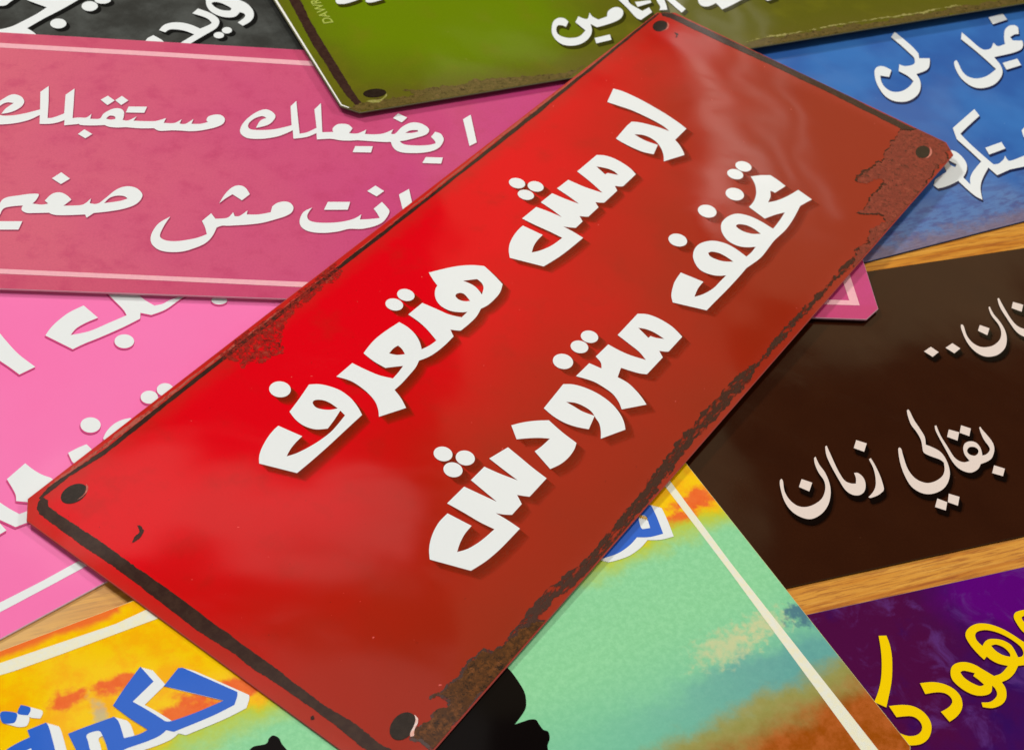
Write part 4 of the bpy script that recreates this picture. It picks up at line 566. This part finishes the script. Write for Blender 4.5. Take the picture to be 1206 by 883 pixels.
SIGNS['hotpink'] = dict(loc=[-0.20753, 0.27411, 0.0007], X=[-0.66381, -0.747902, 0.0], n=[0.0, 0.0, 1.0], out=[[-200.0, 87.5], [200.0, 87.5], [200.0, -87.5], [-200.0, -87.5]],
    shadow=(0.51, 0.61, 'shade_pink', 2, 0.3),
    items=[
        {'n': 'letter', 'm': 'white', 'l': ['-107.10,-17.12c -108.02,-9.25c -103.68,-9.37 -99.52,-8.80 -96.33,-7.03c -102.35,-5.23 -109.43,-5.09 -116.54,-5.00c -117.08,-8.50 -116.80,-16.47 -116.98,-22.49c -125.92,-18.35c -125.35,-9.93 -126.80,-3.92c -129.73,-3.10 -132.62,-3.35 -140.00,-2.84c -140.83,-2.30c -135.75,-1.71 -128.95,-0.15 -123.47,-0.55c -121.01,-3.47c -119.44,-1.10c -112.26,-0.66 -103.46,-0.73 -98.17,-1.00 -93.56,-0.83c -89.42,-11.43c -92.48,-13.53 -96.16,-15.25 -101.41,-16.81']},
        {'n': 'letter', 'm': 'white', 'l': ['-77.73,-26.33c -77.76,-20.51 -77.73,-15.61 -78.03,-8.50 -79.59,-0.46c -73.76,-0.23c -72.68,-5.33 -71.68,-9.20 -70.99,-13.68c']},
        {'n': 'letter_dot', 'm': 'white', 'l': ['-112.05,7.13 -111.04,8.17 -109.70,8.64 -108.31,8.46 -107.12,7.66 -106.38,6.40 -106.24,4.93 -106.71,3.52 -107.71,2.47 -109.05,1.98 -110.45,2.16 -111.65,2.96 -112.39,4.24 -112.53,5.72']},
        {'n': 'letter_dot', 'm': 'white', 'l': ['-148.95,7.67 -148.23,8.26 -147.21,8.43 -146.08,8.16 -145.07,7.48 -144.38,6.55 -144.14,5.54 -144.40,4.65 -145.12,4.06 -146.14,3.88 -147.27,4.16 -148.29,4.83 -148.98,5.77 -149.22,6.78']},
        {'n': 'letter_dot', 'm': 'white', 'l': ['-104.86,33.38 -103.97,34.29 -102.81,34.71 -101.60,34.55 -100.60,33.86 -99.98,32.76 -99.88,31.47 -100.31,30.25 -101.19,29.34 -102.36,28.91 -103.57,29.06 -104.59,29.76 -105.21,30.86 -105.31,32.16']},
        {'n': 'letter_dot', 'm': 'white', 'l': ['-110.79,33.36 -109.89,34.28 -108.73,34.72 -107.54,34.58 -106.56,33.91 -105.97,32.82 -105.89,31.54 -106.35,30.32 -107.24,29.39 -108.40,28.95 -109.60,29.08 -110.59,29.76 -111.18,30.85 -111.25,32.14']},
        {'n': 'letter_dot', 'm': 'white', 'l': ['-83.66,33.52 -82.68,34.57 -81.39,35.05 -80.04,34.88 -78.90,34.09 -78.19,32.83 -78.05,31.35 -78.51,29.95 -79.49,28.89 -80.78,28.39 -82.14,28.56 -83.29,29.36 -84.00,30.62 -84.14,32.11']},
        {'n': 'letter', 'm': 'white', 'l': ['-75.94,38.06c -76.17,41.15 -75.98,43.21c -69.38,45.82c -68.72,41.76c -69.50,37.96c -73.01,37.85']},
        {'n': 'letter', 'm': 'white', 'l': ['-81.36,38.88c -83.85,36.88 -87.28,35.50 -90.47,35.44 -92.91,36.21c -92.70,43.02c -81.04,46.75c']},
        {'n': 'letter', 'm': 'white', 'l': ['-56.81,34.28c -57.53,37.86 -58.65,41.13 -60.21,43.79c -60.81,46.90c -52.69,50.91c -47.36,45.96c -48.56,43.14 -49.27,36.79c']},
        {'n': 'letter', 'm': 'white', 'l': ['-42.85,41.78c -43.22,43.76c -44.41,47.69 -45.70,50.99c -48.60,51.35c -49.03,55.74c -46.45,55.25 -42.39,54.71c -40.04,49.67c -39.41,48.21c']},
        {'n': 'letter', 'm': 'white', 'l': ['-38.89,49.18c -39.38,50.88c -39.65,54.29c -37.44,54.50c -36.17,54.26c']},
        {'n': 'border_strip', 'm': 'white', 'l': ['-22.89,76.58c -25.70,76.34c -39.27,76.57c -50.94,76.30c -51.99,79.00c -53.87,79.06c -51.86,79.23c -40.03,79.34c -24.10,79.32c -21.47,79.24c']},
    ])
SIGNS['grey'] = dict(loc=[-0.23719, 0.44437, 0.0007], X=[-0.524923, -0.851149, 0.0], n=[0.0, 0.0, 1.0], out=[[-210.0, 80.0], [210.0, 80.0], [210.0, -80.0], [-210.0, -80.0]],
    shadow=(0.24, 2.4, 'shade_grey', 4, 0.3),
    items=[
        {'n': 'letter', 'm': 'white', 'l': ['-83.31,-44.64c -82.50,-41.76 -83.61,-37.57 -85.12,-32.49c -78.53,-31.30 -70.67,-30.73 -65.46,-30.61 -60.70,-31.92 -58.53,-32.81c -55.67,-29.16c -69.02,-17.77c -69.57,-22.07 -69.37,-25.64c -78.59,-26.80 -88.92,-27.46 -98.27,-28.56 -101.87,-29.14c']},
        {'n': 'letter', 'm': 'white', 'l': ['-73.93,-52.48c -80.73,-46.08c -76.69,-45.21 -73.45,-44.39 -71.35,-45.46 -69.59,-46.94c']},
        {'n': 'letter_dot', 'm': 'white', 'l': ['-83.50,-18.20 -82.26,-17.21 -80.79,-16.84 -79.36,-17.15 -78.26,-18.07 -77.72,-19.44 -77.82,-20.98 -78.56,-22.39 -79.80,-23.38 -81.28,-23.77 -82.71,-23.47 -83.82,-22.53 -84.37,-21.16 -84.26,-19.61']},
        {'n': 'letter_dot', 'm': 'white', 'l': ['-101.57,-19.80 -100.27,-18.79 -98.74,-18.41 -97.27,-18.72 -96.14,-19.67 -95.59,-21.06 -95.72,-22.63 -96.50,-24.06 -97.78,-25.08 -99.32,-25.47 -100.81,-25.17 -101.94,-24.22 -102.49,-22.82 -102.36,-21.24']},
        {'n': 'letter_dot', 'm': 'white', 'l': ['-108.67,-19.85 -107.64,-19.16 -106.30,-19.03 -104.93,-19.49 -103.80,-20.44 -103.12,-21.70 -103.03,-23.02 -103.55,-24.14 -104.58,-24.83 -105.91,-24.97 -107.29,-24.52 -108.43,-23.56 -109.11,-22.29 -109.20,-20.97']},
        {'n': 'letter', 'm': 'white', 'l': ['-140.85,4.17c -136.79,8.76 -134.88,13.64 -135.41,18.38 -137.45,21.53 -140.31,22.94 -144.00,21.75c -144.58,23.97 -142.67,25.94 -137.83,26.83c -137.72,30.00c -142.16,29.79 -146.00,28.04 -149.24,24.29 -150.85,19.11 -150.43,15.10 -150.09,11.89c', '-139.30,9.13 -140.91,9.03 -142.49,10.93 -143.14,13.80 -143.18,17.31 -141.58,18.27 -139.37,15.98 -138.55,12.41']},
        {'n': 'letter', 'm': 'white', 'l': ['-109.02,9.84c -112.73,8.38 -116.30,8.88 -119.64,11.43 -121.74,15.32 -122.67,20.04c -128.15,20.33 -129.64,19.19 -130.03,15.26 -127.95,9.51c -132.34,8.34c -133.89,13.81 -133.74,18.82 -131.90,21.81 -127.92,24.08 -121.21,24.66 -112.40,25.42 -108.14,26.55c -105.72,23.12c -109.61,22.35 -117.95,21.60c -116.81,17.15 -114.42,13.59 -112.40,12.29 -109.85,12.62c']},
        {'n': 'letter', 'm': 'white', 'l': ['-101.58,11.09c -104.76,11.05c -104.95,16.99 -102.41,18.92 -96.21,13.61c']},
        {'n': 'letter_dot', 'm': 'white', 'l': ['-131.94,29.46 -131.07,30.06 -130.06,30.27 -129.11,30.05 -128.39,29.44 -128.06,28.57 -128.18,27.60 -128.73,26.73 -129.59,26.12 -130.60,25.91 -131.56,26.12 -132.28,26.73 -132.61,27.61 -132.49,28.58']},
        {'n': 'letter_dot', 'm': 'white', 'l': ['-126.91,29.93 -126.05,30.53 -125.04,30.73 -124.07,30.49 -123.34,29.87 -123.00,28.98 -123.10,28.01 -123.63,27.14 -124.49,26.54 -125.50,26.34 -126.48,26.57 -127.21,27.19 -127.56,28.08 -127.45,29.06']},
    ])
ANCH = {k: d.get('anchors', {}) for k, d in SIGNS.items()}
bx = SIGNS['brown']['X']
WOOD_ROT = math.atan2(bx[1], bx[0]) + 0.02

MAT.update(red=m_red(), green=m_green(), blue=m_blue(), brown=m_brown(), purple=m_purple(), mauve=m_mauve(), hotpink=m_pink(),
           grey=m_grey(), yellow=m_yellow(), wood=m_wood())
MAT['red_white'] = MAT['white'] = m_flat('white_lettering', (240, 243, 241), amt=0.006)
MAT['white_back'] = m_flat('white_letter_backing', (240, 243, 241), amt=0.006)
MAT['cream'] = m_flat('cream_lettering', (238, 220, 208), amt=0.008)
MAT['sun'] = m_flat('yellow_lettering', (255, 214, 0), amt=0.01)
MAT['ink_blue'] = m_flat('blue_lettering', (48, 104, 208), amt=0.02)
MAT['ink_black'] = m_flat('black_silhouette_print', (12, 7, 7))
MAT['ink_black'].node_tree.nodes['Principled BSDF'].inputs['Specular IOR Level'].default_value = 0.15
MAT['border'] = m_flat('worn_dark_border', (56, 34, 28), (66, 44, 34), amt=0.1, scale=0.3)
MAT['hole'] = m_flat('printed_hole_dark', (38, 26, 18), (46, 34, 26), amt=0.05)
MAT['chip'] = m_flat('chip_dark', (70, 26, 18), (40, 24, 18))
MAT['rim_red'] = m_flat('printed_hole_edge', (214, 130, 112), (190, 90, 78))
MAT['rim_white'] = m_flat('printed_hole_edge_white', (244, 224, 216), (236, 170, 150))
MAT['rim_green'] = m_flat('printed_hole_edge_green', (168, 162, 96), (140, 136, 56))
MAT['margin'] = m_flat('unprinted_margin', (250, 248, 240))
MAT['cream_line'] = m_flat('cream_border_print', (246, 240, 206), (240, 240, 224))
MAT['pink_line'] = m_flat('pale_pink_border_print', (250, 186, 192), (246, 178, 190))
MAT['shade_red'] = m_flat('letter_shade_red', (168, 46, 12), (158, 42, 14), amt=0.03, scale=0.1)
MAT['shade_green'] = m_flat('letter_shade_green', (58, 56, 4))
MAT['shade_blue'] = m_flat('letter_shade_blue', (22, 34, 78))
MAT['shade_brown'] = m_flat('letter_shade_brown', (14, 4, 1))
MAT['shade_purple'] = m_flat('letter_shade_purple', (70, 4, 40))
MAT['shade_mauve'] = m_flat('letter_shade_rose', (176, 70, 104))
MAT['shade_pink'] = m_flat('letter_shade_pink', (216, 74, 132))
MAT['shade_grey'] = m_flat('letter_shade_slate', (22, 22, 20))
MAT['rust'] = m_rust('printed_rust', (58, 30, 20), (134, 50, 38), (150, 60, 44), (166, 84, 62), (0.22, 0.34, 0.95), 0.7)
MAT['rust_speckle'] = m_rust('printed_rust_speckle', (70, 32, 24), (156, 42, 34), (176, 56, 42), (190, 100, 76), (0.42, 0.55, 0.8))
MAT['rust_dark'] = m_rust('printed_rust_dark', (30, 18, 12), (78, 44, 18), (112, 64, 24), (150, 88, 56))
MAT['olive_rust'] = m_rust('printed_rust_olive', (62, 48, 18), (100, 86, 40), (112, 92, 46), (138, 110, 70))
MAT['streak'] = m_alpha('printed_rust_streak', (36, 24, 18), (88, 46, 30), 0.5, 0.36, 0.52, 0.35, 1.0, 0.92)
MAT['fringe'] = m_alpha('printed_rust_fringe', (48, 28, 18), (80, 40, 24), 0.35, 0.32, 0.50, 1, 1, 0.9)
MAT['olive_pale'] = m_alpha('pale_scratch_print', (186, 178, 110), (160, 150, 70), 0.4, 0.35, 0.5, 0.4, 1.0, 0.8)
MAT['salmon'] = m_alpha('worn_edge_print', (206, 104, 84), (170, 62, 50), 0.5, 0.3, 0.5, 0.5, 1.0, 0.95)


def m_rim(name, rgb):
    n = NB(name)
    return n.finish(n.mix(n.noise(0.4, 4), lin(rgb), tuple(v * 0.8 for v in lin(rgb))), rough=0.75, spec=0.15)


RIM = {'red': (190, 84, 76), 'green': (112, 108, 86), 'blue': (60, 66, 96), 'brown': (70, 44, 22), 'purple': (120, 90, 110),
       'yellow': (226, 214, 150), 'mauve': (226, 170, 184), 'hotpink': (246, 216, 228), 'grey': (90, 92, 92)}
for _k, _c in RIM.items():
    MAT['edge_' + _k] = m_rim('cut_sheet_edge_' + _k, _c)
_soft = {}


def soft(mat, k):
    """Same print, thinner ink."""
    key = (mat.name, k)
    if key not in _soft:
        m = mat.copy()
        m.name = mat.name + '_thin'
        m.node_tree.nodes['Principled BSDF'].inputs['Alpha'].default_value = k
        _soft[key] = m
    return _soft[key]


# ------------------------------------------------------------------ geometry helpers


def parse(s):
    out = []
    for tok in s.split():
        c = tok.endswith('c')
        x, y = tok.rstrip('c').split(',')
        out.append((float(x), float(y), c))
    return out


def smooth(pts, sub=4):
    """Catmull-Rom through the soft points, straight at the sharp ones."""
    n = len(pts)
    out = []

    def sharp(i):
        a, b, c = pts[i - 1], pts[i], pts[(i + 1) % n]
        if b[2]:
            return True
        u = (b[0] - a[0], b[1] - a[1]); v = (c[0] - b[0], c[1] - b[1])
        d = math.hypot(*u) * math.hypot(*v)
        return d > 0 and (u[0] * v[0] + u[1] * v[1]) / d < 0.35
    sh = [sharp(i) for i in range(n)]
    for i in range(n):
        p1, p2 = pts[i], pts[(i + 1) % n]
        out.append((p1[0], p1[1]))
        if sh[i] and sh[(i + 1) % n]:
            continue
        p0 = pts[i - 1] if not sh[i] else p1
        p3 = pts[(i + 2) % n] if not sh[(i + 1) % n] else p2
        for k in range(1, sub):
            t = k / sub
            q = []
            for a in (0, 1):
                q.append(0.5 * (2 * p1[a] + (p2[a] - p0[a]) * t + (2 * p0[a] - 5 * p1[a] + 4 * p2[a] - p3[a]) * t * t
                                + (3 * p1[a] - p0[a] - 3 * p2[a] + p3[a]) * t ** 3))
            out.append(tuple(q))
    return out


def roughen(pts, amp, levels=4):
    """Ragged, torn outline."""
    for _ in range(levels):
        out = []
        for i, p in enumerate(pts):
            q = pts[(i + 1) % len(pts)]
            L = math.dist(p, q)
            out.append(p)
            if L > 0.5:
                k = random.gauss(0, 1) * min(amp, L * 0.16)
                out.append(((p[0] + q[0]) / 2 - (q[1] - p[1]) / L * k, (p[1] + q[1]) / 2 + (q[0] - p[0]) / L * k))
        pts = out
    return pts


def inset(poly, d):
    """Parallel inner copy of a convex polygon."""
    n = len(poly)
    area2 = sum(poly[i][0] * poly[(i + 1) % n][1] - poly[(i + 1) % n][0] * poly[i][1] for i in range(n))
    s = 1 if area2 > 0 else -1
    ed = []
    for i in range(n):
        p, q = Vector(poly[i]), Vector(poly[(i + 1) % n])
        u = (q - p).normalized()
        nn = Vector((-u.y, u.x)) * s
        ed.append((p + nn * d, u, nn))
    out = []
    for i in range(n):
        (p, u, _), (q, v, _) = ed[i - 1], ed[i]
        den = u.x * v.y - u.y * v.x
        t = ((q.x - p.x) * v.y - (q.y - p.y) * v.x) / den
        out.append(tuple(p + u * t))
    return out, ed


def clamp_in(pts, edges):
    out = []
    for p in pts:
        p = Vector(p)
        for e, u, nn in edges:
            k = (p - e).dot(nn)
            if k < 0:
                p = p - nn * k
        out.append((p.x, p.y))
    return out


def fill(loops, z, verts, faces):
    """Triangulated flat shape with holes, in mm."""
    base = len(verts)
    vs = [[Vector((x, y, 0)) for x, y in l] for l in loops]
    tris = tessellate_polygon(vs)
    flat = [p for l in vs for p in l]
    verts.extend((p.x / 1000, p.y / 1000, z / 1000) for p in flat)
    for t in tris:
        a, b, c = (flat[i] for i in t)
        cr = (b.x - a.x) * (c.y - a.y) - (b.y - a.y) * (c.x - a.x)
        if abs(cr) < 1e-9:
            continue
        faces.append([base + i for i in (t if cr > 0 else t[::-1])])


def link_mesh(name, verts, faces, mats, parent=None, idx=None):
    me = bpy.data.meshes.new(name)
    me.from_pydata(verts, [], faces)
    for m in mats:
        me.materials.append(m)
    if idx:
        for p, i in zip(me.polygons, idx):
            p.material_index = i
    o = bpy.data.objects.new(name, me)
    COL.objects.link(o)
    if parent:
        o.parent = parent
    return o


Z_OF = {'border_highlight': 0.05, 'border_strip': 0.06, 'rust_patch': 0.08, 'rust_streak': 0.07, 'rust_band': 0.08, 'pale_scratch': 0.095,
        'paint_chip': 0.1, 'nail_hole': 0.1, 'hole_rim': 0.11, 'pale_margin': 0.05, 'silhouette': 0.08, 'letter': 0.16, 'letter_dot': 0.16}
ROUGH = {'rust_patch': 0.9, 'rust_streak': 0.3, 'rust_band': 0.6,  'paint_chip': 0.3, 'pale_scratch': 0.3, 'border_highlight': 0.15}
INFO = {
    'red': ('red tin sign with bold white lettering and rusty corners, topmost of the pile', 0.6),
    'green': ('olive green tin sign with white lettering behind the upper end of the red sign', 0.6),
    'blue': ('blue tin sign with white lettering at the right, beneath the olive green one', 0.6),
    'brown': ('dark brown tin sign with thin cream lettering, right of the red sign', 0.6),
    'purple': ('purple tin sign with yellow lettering at the lower right corner', 0.6),
    'yellow': ('yellow and mint green watercolour tin sign with blue lettering and a black silhouette', 0.6),
    'mauve': ('dusky rose tin sign with white lettering and a pale pink border line', 0.7),
    'hotpink': ('hot pink tin sign with heavy white lettering at the left edge', 0.6),
    'grey': ('slate grey tin sign with white lettering at the top left, under the rose one', 0.6),
}


def chamfer(q, d):
    out = []
    for i in range(4):
        p, a, b = Vector(q[i]), Vector(q[i - 1]), Vector(q[(i + 1) % 4])
        out.append(tuple(p + (a - p).normalized() * d))
        out.append(tuple(p + (b - p).normalized() * d))
    return out


# ------------------------------------------------------------------ table
def build_table():
    hw, t = 0.9, 0.03
    vs = [(x, y, z) for z in (-t, 0.0) for x, y in ((-hw, -0.45), (hw, -0.45), (hw, 1.3), (-hw, 1.3))]
    fs = [(3, 2, 1, 0), (4, 5, 6, 7), (0, 1, 5, 4), (1, 2, 6, 5), (2, 3, 7, 6), (3, 0, 4, 7)]
    o = link_mesh('table_top', vs, fs, [MAT['wood']])
    o['kind'] = 'structure'


build_table()


# ------------------------------------------------------------------ signs
def build_sign(key, d):
    label, th = INFO[key]
    X = Vector(d['X']); N = Vector(d['n']); Y = N.cross(X)
    root = bpy.data.objects.new('tin_sign', None)
    COL.objects.link(root)
    root.empty_display_size = 0.05
    M = Matrix((X, Y, N)).transposed().to_4x4()
    root.matrix_world = Matrix.Translation(d['loc']) @ M
    root['label'] = label
    root['category'] = 'sign'
    root['group'] = 'printed tin signs piled on the table'
    # plate: print face, small bevel, rim, back
    outer = chamfer(d['out'], 6.0)
    a2 = sum(outer[i][0] * outer[(i + 1) % 8][1] - outer[(i + 1) % 8][0] * outer[i][1] for i in range(8))
    if a2 < 0:
        outer = outer[::-1]
    top, edges = inset(outer, 0.22)
    n = 8
    vs, fs, idx = [], [], []
    for ring, z in ((top, 0.0), (outer, -0.14), (outer, -th)):
        vs += [(x / 1000, y / 1000, z / 1000) for x, y in ring]
    fs.append(list(range(n))); idx.append(0)
    for r in (0, 1):
        for i in range(n):
            j = (i + 1) % n
            fs.append([r * n + i, (r + 1) * n + i, (r + 1) * n + j, r * n + j]); idx.append(1)
    fs.append([2 * n + i for i in range(n)][::-1]); idx.append(1)
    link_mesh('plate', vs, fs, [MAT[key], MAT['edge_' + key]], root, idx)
    _, inner = inset(outer, 0.45)
    shadow = d.get('shadow')
    lift = 0
    for it in d['items']:
        loops = [smooth(parse(s)) for s in it['l']]
        nm = it['n']
        amp = ROUGH.get(nm, 0.07 if it['m'] == 'border' else 0)
        if amp:
            loops = [roughen(l, amp, 5) for l in loops]
        loops = [clamp_in(l, inner) for l in loops]
        vs, fs = [], []
        lift += 1
        z = Z_OF[nm] + (lift % 7) * 0.001
        fill(loops, z, vs, fs)
        o = link_mesh(nm, vs, fs, [MAT[it['m']]], root)
        if nm == 'rust_patch' and it['m'] != 'rust_speckle':
            vs, fs = [], []
            for l in loops:
                cx = sum(q[0] for q in l) / len(l); cy = sum(q[1] for q in l) / len(l)
                big = roughen([(q[0] + (q[0] - cx) / max(1, math.dist(q, (cx, cy))) * 1.1, q[1] + (q[1] - cy) / max(1, math.dist(q, (cx, cy))) * 1.1) for q in l], 0.35, 1)
                fill([clamp_in(big, inner)], 0.074, vs, fs)
            link_mesh('rust_fringe', vs, fs, [MAT['fringe']], o)
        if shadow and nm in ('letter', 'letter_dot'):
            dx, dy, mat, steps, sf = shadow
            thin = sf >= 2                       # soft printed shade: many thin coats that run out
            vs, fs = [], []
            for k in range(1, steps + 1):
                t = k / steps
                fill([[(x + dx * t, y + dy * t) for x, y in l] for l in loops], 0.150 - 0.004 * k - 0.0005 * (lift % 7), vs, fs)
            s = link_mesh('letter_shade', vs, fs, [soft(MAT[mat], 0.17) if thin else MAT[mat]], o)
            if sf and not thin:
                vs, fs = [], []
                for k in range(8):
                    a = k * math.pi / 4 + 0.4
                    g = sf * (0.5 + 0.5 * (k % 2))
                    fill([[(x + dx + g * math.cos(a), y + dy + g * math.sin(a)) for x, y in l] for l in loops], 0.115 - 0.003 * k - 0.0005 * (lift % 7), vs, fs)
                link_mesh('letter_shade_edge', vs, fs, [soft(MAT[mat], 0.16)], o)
    if 'micro' in d:
        x0, y0, x1, y1 = d['micro']
        cu = bpy.data.curves.new('micro_text', 'FONT')
        cu.body = 'DAWRA J FB'
        cu.size = 0.0062
        cu.offset = 0.00008
        tmp = bpy.data.objects.new('micro_text', cu)
        COL.objects.link(tmp)
        dg = bpy.context.evaluated_depsgraph_get()
        me = bpy.data.meshes.new_from_object(tmp.evaluated_get(dg))
        bpy.data.objects.remove(tmp)
        me.materials.clear()
        me.materials.append(MAT['olive_pale_solid'])
        o = bpy.data.objects.new('small_print', me)
        COL.objects.link(o)
        o.parent = root
        o.location = (x0 / 1000, y0 / 1000, 0.00012)
        o.rotation_euler = (0, 0, math.atan2(y1 - y0, x1 - x0))


MAT['olive_pale_solid'] = m_flat('small_print_ink', (176, 188, 84))
for key in ('grey', 'hotpink', 'blue', 'brown', 'purple', 'mauve', 'yellow', 'green', 'red'):
    build_sign(key, SIGNS[key])
